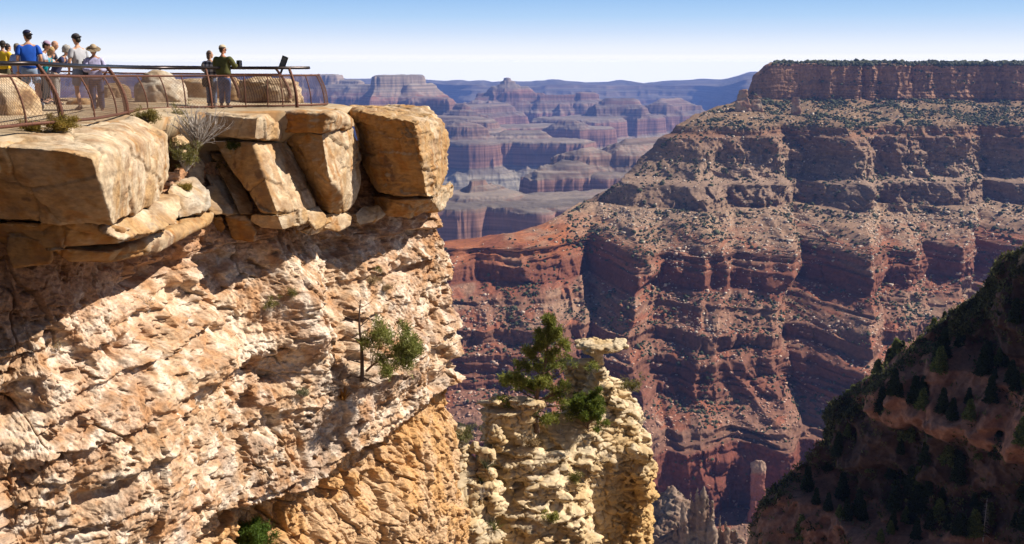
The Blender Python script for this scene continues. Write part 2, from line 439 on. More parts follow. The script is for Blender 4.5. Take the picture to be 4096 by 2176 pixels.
# ---------------------------------------------------------------- the layered wall across the side canyon
MES = [(62, 2900), (64, 2770), (80, 2760), (100, 2742), (112, 2600), (124, 2440), (126, 2425), (134, 2415), (137, 2395), (160, 2372), (176, 2330), (183, 2262), (204, 2232),
       (206, 2200), (228, 2060), (246, 1970), (249, 1955), (255, 1950), (257, 1935), (262, 1932), (265, 1915), (281, 1905), (284, 1890), (296, 1850), (298, 1838), (302, 1834), (304, 1822), (326, 1760), (328, 1752),
       (340, 1748), (342, 1738), (352, 1705), (354, 1697), (361, 1695), (363, 1686), (372, 1684), (374, 1672), (378, 1670), (381, 1655), (389, 1650), (391, 1640), (420, 1560), (423, 1550), (430, 1545), (433, 1528), (440, 1522), (443, 1505), (505, 1490), (520, 1420), (560, 1280), (640, 1050)]
LEFT = [(62, 778), (75, 762), (90, 757), (100, 748), (112, 712), (124, 690), (134, 684), (140, 672), (160, 652), (180, 640), (188, 612), (205, 580), (220, 556), (230, 540),
        (240, 500), (247, 455), (251, 400), (262, 360), (290, 330), (420, 300), (640, 250)]
CL = [(62, 0), (64, 1), (99, 1), (101, 0), (124, 0), (126, 1), (134, 1), (136, .8), (159, .9), (178, .6), (183, 1), (204, 1), (206, 0), (247, 0), (249, .8), (255, .8), (256, .2), (264, .4),
      (265, 1), (282, 1), (284, 0), (297, 0), (298, .8), (302, .8), (304, 0), (327, 0), (328, 1), (340, 1), (342, 0), (353, .2), (354, 1), (372, .8), (373, .3), (380, .5), (389, .8), (391, 0), (421, 0), (423, .8), (440, .7), (443, 1), (505, 1), (508, 0), (640, 0)]
SP = [(-400, .5), (430, .45), (480, .38), (530, .55), (562, .3), (590, .08), (628, .8), (655, .62), (690, .9), (722, .55), (770, .62), (800, .2), (846, .98), (880, .5), (900, .62), (932, .35), (958, .48), (988, .0), (1040, .85), (1090, .3), (1130, .8), (1400, .4)]

def mesa():
    ny = 760
    ys = np.interp(np.linspace(0, 1, ny), np.linspace(0, 1, 9), [62, 66, 105, 160, 215, 300, 400, 515, 640])
    Dv = np.interp(ys, [m[0] for m in MES], [m[1] for m in MES])
    zv = at(0 * ys + 512, ys, Dv)[:, 2]
    zv = np.minimum.accumulate(zv)
    xl = np.array([xof(np.interp(y, [l[0] for l in LEFT], [l[1] for l in LEFT]), D, z) for y, D, z in zip(ys, Dv, zv)])
    clf = np.interp(ys, [c[0] for c in CL], [c[1] for c in CL])
    # arc coordinate along each level
    qb = -np.geomspace(1, 1500, 130)[::-1]
    nx = 1180
    spx = np.array([s[0] for s in SP]); spv = np.array([s[1] for s in SP])
    rc = 70.0
    P = np.zeros((len(qb) + nx, ny, 3)); N = np.zeros_like(P)
    for j in range(ny):
        xr = xof(1150, Dv[j], zv[j])
        qf = np.linspace(0, xr - xl[j], nx)
        q = np.concatenate([qb, qf])
        # heading: behind the corner goes away from camera, in front runs to the right
        head = np.radians(148) * (1 - sm(-rc * 1.2, rc * .6, q))
        dq = np.gradient(q)
        hx = np.cos(head) * dq; hy = -np.sin(head) * dq
        x = np.cumsum(hx); y = np.cumsum(hy)
        k = len(qb) + 20
        x = x - x[k] + xl[j] + q[k]; y = y - y[-1] + Dv[j]
        x = x - x[:].min() * 0
        P[:, j, 0] = x; P[:, j, 1] = y; P[:, j, 2] = zv[j]
        N[:, j, 0] = -np.sin(head); N[:, j, 1] = -np.cos(head)
        P[:, j, 0] += xl[j] - x[qb.size - 8]
    # spurs and alcoves (plan shape shared by all levels so that they run down the wall)
    px = 512 + F * P[..., 0] / (P[..., 1] * CT - P[..., 2] * ST)
    wob = 24 * fbm(np.stack([P[..., 0] / 230, P[..., 1] * 0, P[..., 2] / 120], -1), 3, 5)
    drift = np.interp(ys, [60, 200, 300, 500], [-8, 0, 6, 14])[None]
    s0 = np.interp(px + wob - drift, spx, spv)
    A = np.interp(ys, [62, 66, 100, 125, 160, 205, 250, 285, 330, 400, 445, 505, 640], [0, 16, 20, 45, 95, 120, 135, 140, 120, 100, 70, 60, 120])[None]
    xx = P[..., 0]; yy = P[..., 1]; zz = P[..., 2]
    s1 = ridged(np.stack([xx / 165 + wob / 30, yy / 900, zz / 300], -1), 4, 8) - .6
    s2 = ridged(np.stack([xx / 42 + wob / 40, yy / 300, zz / 160], -1), 3, 18) - .6
    c = clf[None] * np.ones_like(xx)
    cn = np.clip(c + .5 * fbm(np.stack([xx / 70, yy / 70, zz / 40], -1), 2, 88) * (c > .02) * (c < .98), 0, 1)
    # vertical joints, blocky ledges on the cliffs
    w1, w2, wc = worley(np.stack([xx / 26, yy / 60, zz / 70], -1), 3)
    v1, v2, vc = worley(np.stack([xx / 9, yy / 20, zz / 14], -1), 7)
    led = fbm(np.stack([xx / 160, yy / 160, zz / 3.2], -1), 2, 55)
    bus = np.abs(np.sin(xx / 27 + 3 * fbm(np.stack([xx / 90, zz * 0, zz / 400], -1), 2, 50)))
    kai = sm(100, 97, ys)[None] * sm(63, 66, ys)[None]
    off = A * 2.0 * (s0 - .45) + A * 1.35 * s1 + (5 + .10 * A) * s2 * 1.5
    off += cn * ((wc - .5) * 11 + (vc - .5) * 4.5 + led * 3.5 + 5 * fbm(np.stack([xx / 18, yy / 18, zz / 12], -1), 3, 90))
    off += kai * (bus - .6) * 17
    off += (1 - cn) * (fbm(np.stack([xx / 14, yy / 14, zz / 9], -1), 4, 31) * 5.5)
    # broken stacked ledges on the slopes
    lz = zz + 7 * fbm(np.stack([xx / 55, yy / 55, zz / 30], -1), 3, 120)
    t = lz / 13.; f = t - np.floor(t); hh = vnoise(np.stack([xx / 38, yy / 60, np.floor(t) * 3.7], -1), 121)
    t2 = lz / 4.6; f2 = t2 - np.floor(t2); h2 = vnoise(np.stack([xx / 17, yy / 30, np.floor(t2) * 3.7], -1), 122)
    lowr = sm(196, 240, ys)[None] * (1 - .75 * sm(455, 490, ys)[None])
    ledge = (f - .5) * -13 * sm(.42, .72, hh) + (f2 - .5) * -5 * sm(.4, .7, h2)
    off += ledge * lowr * (1 - .5 * cn) + ledge * .35 * (1 - lowr)
    fade = np.ones(P.shape[0]); fade[:len(qb)] = .25
    top = sm(62, 66, ys)[None]
    bnd = sm(132, 142, ys)[None] * sm(212, 203, ys)[None]
    b1, b2, bc = worley(np.stack([xx / 20, yy / 34, zz / 17], -1), 131)
    off += bnd * (fbm(np.stack([xx / 34, yy / 60, zz / 26], -1), 4, 130) * 26 + (bc - .5) * 13)
    fade[len(qb):] = np.interp(np.arange(nx), [0, 60, 260], [.25, .35, 1])
    off = off * fade[:, None] * top
    P = P + N * off[..., None]
    rub = fbm(np.stack([xx / 6, yy / 6, zz / 5], -1), 3, 66)
    P[..., 2] += (1 - cn) * rub * 1.8 * top
    P[..., 2] += (1 - cn) * 9 * fbm(np.stack([xx / 60, yy / 60, 0 * zz], -1), 3, 12) * top
    n = grid_normals(P); nz = np.abs(n[..., 2])
    # colours of the rock layers
    jig = 5 * fbm(np.stack([xx / 90, yy / 90, zz / 30], -1), 3, 3)
    yb = ys[None] + jig * .8
    ky = [62, 66, 98, 104, 126, 133, 137, 160, 182, 203, 207, 235, 252, 262, 284, 300, 330, 380, 420, 441, 446, 505, 520, 640]
    kc = [(.30, .24, .16), (.50, .32, .22), (.45, .29, .20), (.37, .29, .19), (.40, .30, .20), (.50, .30, .19), (.47, .33, .24), (.54, .43, .33), (.55, .44, .35), (.48, .36, .27),
          (.52, .41, .30), (.44, .30, .21), (.42, .21, .14), (.38, .17, .11), (.33, .135, .09), (.40, .25, .18), (.37, .21, .15), (.33, .15, .105), (.40, .26, .20),
          (.40, .24, .18), (.36, .14, .10), (.33, .125, .095), (.34, .24, .19), (.36, .28, .22)]
    kc = np.array(kc)
    C = np.stack([np.interp(yb, ky, kc[:, k]) for k in range(3)], -1)
    # orange soil on the low left crest
    osoil = sm(640, 560, px) * sm(205, 232, yb) * sm(272, 250, yb)
    C = mix(C, [.56, .22, .09], osoil * .8)
    rubm = sm(.0, .35, fbm(np.stack([xx / 50, yy / 50, zz / 40], -1), 3, 41) + .12) * (1 - cn)
    C = mix(C, [.52, .41, .31], rubm * .55 * sm(140, 210, yb) * sm(440, 300, yb))
    C = mix(C, [.42, .17, .10], sm(.12, .35, fbm(np.stack([xx / 36, yy / 36, zz / 50], -1), 3, 141)) * (1 - cn) * sm(205, 250, yb) * .8)
    streak = fbm(np.stack([xx / 5, yy / 5, zz / 60], -1), 3, 77)
    C = C * (1 + cn * streak * .28 + (1 - cn) * rub * .35)[..., None]
    lay = fbm(np.stack([xx / 300, yy / 300, zz / 2.5], -1), 2, 78)
    C = C * (1 + cn * lay * .22)[..., None]
    # scrub tone on slopes
    C = C * np.array([.56, .465, .41]) * (1 - .26 * cn * sm(100, 140, yb))[..., None]
    o = grid_obj('canyon_wall', P, attr_mat('wall_rock', 1 / 7., .35, bump=.5, bdist=2.0), C, flip=False)
    tag(o, kind='structure')
    return P, n, cn, ys, px
MP, MN, MC, MY, MPX = mesa()
if MN[600, 300, 2] < 0: MN = -MN

def ico():
    b = bmesh.new(); bmesh.ops.create_icosphere(b, subdivisions=1, radius=1)
    V = np.array([v.co[:] for v in b.verts]); Fi = np.array([[v.index for v in f.verts] for f in b.faces]); b.free()
    return V, Fi
ICV, ICF = ico()
def scatter_blobs(name, pts, sizes, mat, cols, flat=(1, 1, .8), seed=1, rough=.35, smooth=False, cube=False):
    rng = np.random.default_rng(seed)
    if cube:
        V0 = np.array([(x, y, z) for x in (-1, 1) for y in (-1, 1) for z in (-1, 1)], float) * .75
        F0 = np.array([(0, 1, 3, 2), (4, 6, 7, 5), (0, 4, 5, 1), (2, 3, 7, 6), (0, 2, 6, 4), (1, 5, 7, 3)])
    else: V0, F0 = ICV, ICF
    n = len(pts); k = len(V0)
    ang = rng.uniform(0, 6.28, n)
    V = V0[None] * (1 + rng.uniform(-rough, rough, (n, k, 1)))
    if cube:
        V = V + rng.uniform(-.3, .3, (n, k, 3))
    V = V * sizes[:, None, None] * np.array(flat) * rng.uniform(.7, 1.3, (n, 1, 3))
    ca, sa = np.cos(ang)[:, None], np.sin(ang)[:, None]
    V = np.stack([V[..., 0] * ca - V[..., 1] * sa, V[..., 0] * sa + V[..., 1] * ca, V[..., 2]], -1) + pts[:, None]
    Fi = (F0[None] + (np.arange(n) * k)[:, None, None]).reshape(-1, F0.shape[1])
    cc = np.repeat(cols[:, None], k, 1) * rng.uniform(.75, 1.25, (n, k, 1))
    return np_mesh(name, V.reshape(-1, 3), Fi, mat, None, cc, smooth)

def mesa_scatter():
    rng = np.random.default_rng(5)
    nu, nv = MP.shape[:2]
    slope = np.abs(MN[..., 2])
    dens = fbm(np.stack([MP[..., 0] / 45, MP[..., 1] / 45, MP[..., 2] / 45], -1), 3, 19)
    w = sm(.4, .6, slope) * (1 - .8 * MC) * (.12 + sm(-.12, .3, dens) * 1.4) * (MY[None] < 520)
    w *= np.where(MY[None] < 66, 6, 1) * np.where((MY[None] > 99) & (MY[None] < 130), 3.2, 1)
    w *= 1 - .8 * ((MPX < 560) & (MY[None] < 262))
    w[:110] = 0
    p = (w / w.sum()).ravel()
    N = 36000
    idx = rng.choice(nu * nv, N, replace=False, p=p)
    pts = MP.reshape(-1, 3)[idx] + rng.uniform(-1.5, 1.5, (N, 3)) * [1, 1, 0]
    dist = pts[:, 1]
    s = rng.gamma(2.2, .62, N) * (dist / 2000) ** .5 + .5
    pts[:, 2] += s * .35
    cols = mix(np.array([.040, .050, .026]), np.array([.085, .088, .048]), rng.uniform(0, 1, N))
    o = scatter_blobs('desert_scrub', pts, s, attr_mat('scrub_leaf', .5, .3, bump=0), cols, seed=2)
    tag(o, 'dark green juniper scrub dotted over the canyon slopes', 'scrub', kind='stuff')
    w = sm(.35, .6, slope) * (1 - .7 * MC) * (.3 + sm(-.1, .3, -dens)) * (MY[None] > 104) * (MY[None] < 640); w[:110] = 0
    w *= (1 + 1.5 * (MY[None] > 200)) * (1 - .85 * ((MPX < 600) & (MY[None] < 300)))
    p = (w / w.sum()).ravel()
    N = 16000
    idx = rng.choice(nu * nv, N, replace=False, p=p)
    pts = MP.reshape(-1, 3)[idx]
    s = rng.gamma(1.8, .5, N) + .5
    pts[:, 2] += s * .25
    yy = np.repeat(MY[None], nu, 0).ravel()[idx]
    cols = mix(np.array([.52, .42, .33]), np.array([.42, .24, .17]), np.clip(rng.uniform(-.4, .6, N) + (yy - 250) / 200, 0, 1))
    o = scatter_blobs('talus_boulders', pts, s, attr_mat('talus_rock', .5, .3, bump=0), cols, flat=(1.2, .9, .7), seed=3, cube=True)
    tag(o, 'pale fallen blocks strewn over the canyon slopes', 'rubble', kind='stuff')
mesa_scatter()
# ---------------------------------------------------------------- near rocks
def onp(px, py, z=-1.25):
    b = (272 - py) / F
    t = z / (b * CT - ST)
    return np.array([(px - 512) / F * t, t * (CT + b * ST), z])

def hull_bm(bm, pts):
    vs = [bm.verts.new(tuple(map(float, p))) for p in pts]
    r = bmesh.ops.convex_hull(bm, input=vs)
    junk = {g for g in r['geom_interior'] + r['geom_unused'] if isinstance(g, bmesh.types.BMVert)}
    bmesh.ops.delete(bm, geom=list(junk), context='VERTS')

def rock_mesh(name, hulls, voxel, smooth=6, sfac=.5, mat=None, disp=None, color=None, parent=None, balls=(), keep=True):
    bm = bmesh.new()
    for h in hulls: hull_bm(bm, h)
    for (c, r, sd_) in balls:
        rg = random.Random(sd_)
        g = bmesh.ops.create_icosphere(bm, subdivisions=2, radius=1)
        rot = Matrix.Rotation(rg.uniform(0, 6.3), 3, 'Z')
        ph = [rg.uniform(0, 6) for _ in range(6)]
        for v in g['verts']:
            d = v.co.normalized()
            k = 1 + .18 * math.sin(3 * d.x + ph[0]) * math.sin(3 * d.y + ph[1]) + .12 * math.sin(5 * d.z + ph[2]) + rg.uniform(-.07, .07)
            v.co = Vector(c) + rot @ Vector((d.x * r[0] * k, d.y * r[1] * k, d.z * r[2] * k))
    me = bpy.data.meshes.new('tmp'); bm.to_mesh(me); bm.free()
    o = bpy.data.objects.new('tmp', me); COL.objects.link(o)
    m = o.modifiers.new('r', 'REMESH'); m.mode = 'VOXEL'; m.voxel_size = voxel; m.adaptivity = 0
    if smooth:
        s = o.modifiers.new('s', 'SMOOTH'); s.factor = sfac; s.iterations = smooth
    dg = bpy.context.evaluated_depsgraph_get()
    ev = o.evaluated_get(dg); em = bpy.data.meshes.new_from_object(ev)
    bpy.data.objects.remove(o); bpy.data.meshes.remove(me)
    n = len(em.vertices); V = np.empty(n * 3, np.float32); em.vertices.foreach_get('co', V); V = V.reshape(-1, 3).astype(np.float64)
    Nn = np.empty(n * 3, np.float32); em.vertices.foreach_get('normal', Nn); Nn = Nn.reshape(-1, 3)
    if disp is not None: V = disp(V, Nn)
    em.vertices.foreach_set('co', V.astype(np.float32).ravel()); em.update()
    Nn2 = np.empty(n * 3, np.float32); em.vertices.foreach_get('normal', Nn2); Nn2 = Nn2.reshape(-1, 3)
    if color is not None: set_col(em, color(V, Nn2))
    em.polygons.foreach_set('use_smooth', np.ones(len(em.polygons), bool))
    em.name = name; em.materials.clear()
    if mat: em.materials.append(mat)
    r = bpy.data.objects.new(name, em); COL.objects.link(r)
    if parent: r.parent = parent
    return r

def disp_block(amp=.07, lam=.02, pit=.03, ls=9.0, big=1.2, seed=0, pitscale=7.0):
    def f(V, N):
        a = fbm(V / big, 4, seed) * amp
        msk = sm(-.1, .3, fbm(V / .9, 3, seed + 3))
        W = V + .06 * fbm(V / .5, 2, seed + 4)[:, None]
        l = fbm(np.stack([W[:, 0] / .8, W[:, 1] / .8, W[:, 2] * ls], -1), 3, seed + 7) * lam * (.3 + msk)
        l -= (vnoise(np.stack([W[:, 0] / 1.5, W[:, 1] / 1.5, W[:, 2] * 3.1], -1), seed + 8) > .72) * lam * .9
        d1, d2, c = worley(V * pitscale * np.array([1, 1, 1.6]), seed + 9)
        p = -pit * sm(.42, .1, d1) * (c > .55) * msk
        g = fbm(V * 9, 2, seed + 11) * amp * .2 + fbm(V * 3, 3, seed + 21) * amp * .3
        k1, k2, kc = worley((V + .12 * fbm(V / .6, 3, seed + 13)[:, None]) * np.array([.6, .6, .95]), seed + 15)
        g = g - .05 * sm(.05, 0, k2 - k1) * sm(-.15, .1, fbm(V / 1.1, 2, seed + 16)) + (kc - .5) * .09
        return V + N * (a + l + p + g)[:, None]
    return f

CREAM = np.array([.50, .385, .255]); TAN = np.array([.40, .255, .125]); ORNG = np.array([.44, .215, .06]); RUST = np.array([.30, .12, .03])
GREY = np.array([.33, .29, .235]); VARN = np.array([.13, .065, .04])
def col_block(seed=0, orange=.5, grey=.35, base=CREAM):
    def f(V, N):
        a = fbm(V / .9, 4, seed); b = fbm(V / .5 + 9, 4, seed + 1); c = fbm(np.stack([V[:, 0] / .25, V[:, 1] / .25, V[:, 2] / 1.6], -1), 4, seed + 2)
        C = mix(base, TAN, sm(-.25, .35, a))
        side = sm(.55, .1, N[:, 2]) * sm(.75, .2, N[:, 0])      # faces turned from the sun painted a darker rust, imitating their shade
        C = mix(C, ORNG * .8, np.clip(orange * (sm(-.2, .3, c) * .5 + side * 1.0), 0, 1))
        C = mix(C, RUST, orange * sm(.08, .35, c) * .7)
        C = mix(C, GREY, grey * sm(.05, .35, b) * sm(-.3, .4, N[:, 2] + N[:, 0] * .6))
        C = mix(C, [.60, .50, .37], .55 * sm(.05, .35, fbm(V / .7 + 7, 4, seed + 6)) * (1 - side))  # pale patches kept to sunward and top faces, sunlit look in the colour
        C = mix(C, VARN, .75 * sm(.33, .45, fbm(V / .35 + 4, 4, seed + 5)) * sm(.1, .3, a))
        return C
    return f
M_BLOCK = attr_mat('caprock', 6, .30, bump=.8, bdist=.04, stretch=(1, 1, 2.0), detail=12, hue=(.22, .13, .07), var2=.6, scale2=1.9)

def w(l): return [at(*p) for p in l]
BLK = M_BLOCK
frac = .5
LBL = {}
def block(name, label, pts, seed, cat='rock', vox=.035, sm_=5, amp=.07, lam=.02, pit=.03, orange=.5, grey=.35, base=CREAM, more=(), balls=(), group=None, big=1.2):
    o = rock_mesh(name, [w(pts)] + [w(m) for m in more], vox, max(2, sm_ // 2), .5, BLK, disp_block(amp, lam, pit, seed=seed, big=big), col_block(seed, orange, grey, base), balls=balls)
    tag(o, label, cat, group=group)
    return o

# big left block: flat top, shaded front, long sunlit flank
block('rock_block', 'huge pale block below the left fence with a shaded tan front and sunlit flank',
      [(-90, 141, 17.9), (0, 147, 17.1), (38, 147, 17.0), (70, 152, 16.9), (92, 158, 17.0), (136, 118, 23.4), (60, 125, 21), (0, 129, 19.6), (-90, 134, 18),
       (168, 134, 24.2), (170, 176, 23.9), (160, 199, 23.2), (114, 226, 18.4), (107, 205, 17.8), (122, 223, 18.9), (60, 224, 18.1), (0, 219, 18.5), (-90, 212, 19.3), (100, 210, 24), (0, 205, 23), (-90, 200, 22)],
      11, vox=.032, sm_=8, amp=.09, lam=.012, pit=.012, orange=.55, grey=.25, big=1.6)
block('rock_slab', 'sunlit rounded slab tucked under the flank of the huge left block',
      [(100, 228, 18.6), (118, 240, 18.8), (150, 233, 20.4), (176, 224, 22), (182, 208, 23.2), (178, 196, 23.8), (160, 195, 23.6), (120, 218, 20), (110, 228, 21.6), (150, 215, 25)], 12, orange=.35, grey=.4)
block('rock_slab', 'gray rounded boulder under the yellow bush between the left block and the ribs',
      [(166, 190, 23.9), (176, 178, 25.2), (196, 178, 25.8), (208, 190, 25.6), (211, 205, 25.0), (200, 214, 24.6), (180, 219, 24.0), (170, 205, 24.3), (185, 190, 27.5), (205, 205, 27.5)], 13, orange=.05, grey=.75, base=GREY * 1.15)
# shaded tiers under the left block
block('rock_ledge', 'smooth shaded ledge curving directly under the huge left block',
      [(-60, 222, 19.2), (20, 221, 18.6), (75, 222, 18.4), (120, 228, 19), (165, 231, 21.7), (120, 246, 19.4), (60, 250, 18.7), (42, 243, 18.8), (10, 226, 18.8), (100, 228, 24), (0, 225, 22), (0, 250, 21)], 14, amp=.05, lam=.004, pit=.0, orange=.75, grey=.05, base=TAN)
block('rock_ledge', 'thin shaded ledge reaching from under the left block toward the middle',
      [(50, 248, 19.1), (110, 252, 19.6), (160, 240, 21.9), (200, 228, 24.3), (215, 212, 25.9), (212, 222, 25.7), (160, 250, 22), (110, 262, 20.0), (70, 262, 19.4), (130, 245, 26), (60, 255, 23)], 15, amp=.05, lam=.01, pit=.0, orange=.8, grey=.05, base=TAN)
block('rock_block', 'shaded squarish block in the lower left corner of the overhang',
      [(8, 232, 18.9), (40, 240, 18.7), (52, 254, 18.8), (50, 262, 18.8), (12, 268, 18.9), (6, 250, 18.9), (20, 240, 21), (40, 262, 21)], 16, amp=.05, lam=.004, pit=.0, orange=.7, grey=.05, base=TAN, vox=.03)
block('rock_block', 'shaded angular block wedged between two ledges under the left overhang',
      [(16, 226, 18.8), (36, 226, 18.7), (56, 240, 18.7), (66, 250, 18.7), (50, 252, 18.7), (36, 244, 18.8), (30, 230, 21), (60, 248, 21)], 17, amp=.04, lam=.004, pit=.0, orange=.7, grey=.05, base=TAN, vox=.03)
# ribs between
block('leaning_slab', 'dark leaning rib nearest the yellow bush in the shaded gully',
      [(196, 150, 27.4), (206, 140, 28), (216, 158, 27.8), (238, 205, 27.0), (240, 214, 26.8), (226, 216, 26.3), (212, 190, 26.4), (200, 165, 26.9), (210, 150, 30), (236, 210, 30)], 21, orange=.25, grey=.35, base=GREY)
block('leaning_slab', 'slender leaning rib pressed against the middle block in the shaded gully',
      [(204, 130, 28.2), (216, 134, 28.3), (232, 165, 27.8), (254, 205, 26.9), (252, 214, 26.6), (240, 215, 26.3), (226, 185, 26.8), (208, 148, 27.6), (220, 140, 31), (252, 210, 31)], 22, orange=.4, grey=.2, base=TAN)
block('leaning_slab', 'pale triangular rock leaning at the foot of the shaded gully',
      [(205, 188, 26.3), (214, 184, 26.7), (230, 206, 26.3), (234, 214, 26.2), (210, 216, 25.6), (205, 204, 25.8), (215, 200, 28)], 23, orange=.1, grey=.5)
# middle block
block('rock_slab', 'flat bedded slab beneath the middle of the fence',
      [(206, 114, 26.9), (250, 118, 26.0), (252, 138, 26.0), (212, 136, 26.8), (258, 117, 26.0), (289, 127, 28.9), (288, 139, 28.7), (256, 140, 26.0), (276, 111, 29.4), (206, 108, 29.4), (276, 130, 31), (206, 125, 31)], 31, orange=.3, grey=.25, lam=.03, pit=.02)
block('rock_block', 'tall leaning middle block with a pitted sunlit face',
      [(214, 140, 27.2), (252, 142, 26.4), (286, 141, 28.5), (290, 147, 28.7), (303, 170, 28.9), (318, 202, 28.8), (314, 208, 28.2), (278, 213, 25.9), (262, 212, 26.0), (246, 190, 26.3), (228, 165, 26.7), (290, 150, 32), (240, 150, 31), (300, 205, 31)], 32, orange=.4, grey=.15, lam=.012, pit=.035)
block('rock_slab', 'bright bedded slab under the tall middle block',
      [(250, 214, 26.3), (278, 214, 25.8), (303, 209, 27.3), (313, 211, 27.9), (312, 221, 27.7), (284, 231, 26.2), (262, 229, 26.1), (248, 222, 26.4), (290, 215, 30)], 33, orange=.35, grey=.2, lam=.03, vox=.03)
block('rock_block', 'small sunlit knob at the lower right corner of the bedded slab',
      [(305, 212, 27.5), (317, 207, 28.4), (326, 219, 28.2), (324, 226, 27.9), (315, 230, 27.4), (309, 222, 27.3), (316, 216, 30)], 34, orange=.2, grey=.2, vox=.03)
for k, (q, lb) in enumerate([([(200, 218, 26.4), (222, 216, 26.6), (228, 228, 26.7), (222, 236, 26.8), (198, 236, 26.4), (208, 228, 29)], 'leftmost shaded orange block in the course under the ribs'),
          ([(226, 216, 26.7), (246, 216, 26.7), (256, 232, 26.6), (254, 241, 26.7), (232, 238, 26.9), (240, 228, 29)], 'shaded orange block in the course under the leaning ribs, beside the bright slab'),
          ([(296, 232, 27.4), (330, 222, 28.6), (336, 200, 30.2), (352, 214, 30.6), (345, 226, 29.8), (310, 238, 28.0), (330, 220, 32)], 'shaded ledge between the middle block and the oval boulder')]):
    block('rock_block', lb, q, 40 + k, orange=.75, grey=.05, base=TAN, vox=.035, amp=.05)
# third block
block('rock_slab', 'orange streaked slab under the right end of the fence',
      [(276, 112, 28.2), (325, 115, 27.6), (322, 132, 27.6), (280, 132, 28.2), (333, 114, 27.8), (354, 119, 30.6), (355, 127, 30.6), (330, 131, 27.8), (276, 107, 30.8), (340, 108, 31.8), (350, 115, 32), (340, 125, 32.5), (285, 125, 31)], 51, orange=.85, grey=.15, lam=.03, pit=.012)
block('rock_block', 'round bellied block under the right end of the fence',
      [(284, 132, 28.6), (322, 133, 28.0), (352, 128, 30.4), (358, 138, 31), (362, 150, 31.4), (363, 185, 31.2), (357, 202, 30.6), (345, 213, 29.6), (330, 213, 28.9), (311, 207, 29.3), (306, 190, 29.0), (296, 165, 28.8), (330, 180, 27.6), (342, 195, 28.5), (300, 150, 33), (350, 200, 33.5)], 52, orange=.7, grey=.15, lam=.03, pit=.03, sm_=9)
block('leaning_slab', 'narrow shaded rib between the middle block and the bellied block',
      [(286, 145, 29.8), (296, 148, 29.6), (316, 185, 29.6), (328, 212, 29.8), (316, 218, 28.6), (308, 198, 28.9), (292, 160, 29.3), (300, 160, 33), (322, 210, 33)], 53, orange=.35, grey=.2, base=TAN)
block('knobby_rock', 'small pale knob clinging beside the lower edge of the tall middle block',
      [(303, 176, 28.9), (312, 178, 29.1), (317, 186, 29), (311, 193, 28.7), (306, 206, 28.5), (302, 190, 28.6), (312, 206, 29), (308, 190, 30)], 54, orange=.2, grey=.3, vox=.03)
block('rock_block', 'smooth oval boulder in shade beneath the bellied block',
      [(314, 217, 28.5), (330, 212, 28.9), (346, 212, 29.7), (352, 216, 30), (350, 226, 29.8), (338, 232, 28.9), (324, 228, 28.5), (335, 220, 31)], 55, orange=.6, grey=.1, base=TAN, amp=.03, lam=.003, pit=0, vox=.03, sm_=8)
# last block at the point
block('rock_block', 'large detached block at the tip of the cliff, right of the fence',
      [(349, 107, 32.5), (352, 112, 31.6), (365, 113, 30.8), (415, 122, 30.2), (356, 130, 31.8), (364, 168, 32), (378, 192, 31.8), (395, 197, 31.2), (428, 197, 31), (438, 196, 32), (441, 185, 33), (449, 168, 34), (449, 140, 34.4), (445, 122, 34.6), (436, 112, 35.4), (425, 108, 36), (350, 105.5, 36), (372, 180, 37), (440, 180, 37)], 61, orange=.6, grey=.3, lam=.075, pit=.06, amp=.11, sm_=5, base=TAN)
block('rock_ledge', 'orange fractured ledge directly beneath the large detached block',
      [(372, 195, 32.2), (395, 200, 31.6), (432, 199, 31.8), (445, 190, 33.5), (454, 183, 34.8), (452, 197, 34.6), (440, 211, 33.2), (410, 216, 32.2), (385, 214, 32.2), (372, 205, 32.6), (400, 205, 36), (450, 190, 37)], 62, orange=.65, grey=.1, lam=.03, amp=.12)
block('rock_block', 'fist shaped shaded rock between the oval boulder and the orange ledge',
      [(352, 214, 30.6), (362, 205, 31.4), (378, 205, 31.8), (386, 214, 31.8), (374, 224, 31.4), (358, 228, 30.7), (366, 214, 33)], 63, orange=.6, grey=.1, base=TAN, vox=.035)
block('knobby_rock', 'bright knob jutting from the cliff edge below the detached block',
      [(438, 192, 33.6), (450, 180, 34.6), (456, 186, 35), (452, 198, 34.7), (442, 203, 33.8), (446, 190, 36)], 64, orange=.1, grey=.2, vox=.03)

block('rock_block', 'rough shaded rock wall at the back of the gully under the dead bush', [(166, 114, 28.2), (205, 112, 28.6), (212, 125, 29), (216, 190, 28.6), (172, 200, 27.6), (166, 160, 27.4), (190, 112, 31), (215, 150, 31), (215, 195, 31), (168, 195, 30)], 65, orange=.4, grey=.3, base=TAN * .8, amp=.22, sm_=3)
block('boulder', 'pale oval boulder resting in the gully below the twigs', [(171, 138, 26.2), (178, 134, 26.5), (189, 137, 26.8), (190, 143, 26.6), (182, 147, 26.2), (173, 145, 26.0), (180, 140, 27.4)], 66, orange=.15, grey=.3, vox=.03)
block('boulder', 'gray chunk of rock wedged at the back of the gully under the fence', [(163, 122, 26.0), (170, 117, 26.6), (176, 124, 26.6), (172, 134, 26.0), (164, 130, 25.6), (170, 125, 27.4)], 67, orange=.15, grey=.5, vox=.03)
block('boulder', 'angular pale rock beside the yellow bush in the gully', [(178, 148, 26.4), (196, 150, 26.6), (204, 165, 26.8), (203, 185, 26.4), (190, 182, 26.0), (180, 165, 25.9), (195, 165, 28)], 68, orange=.2, grey=.4)
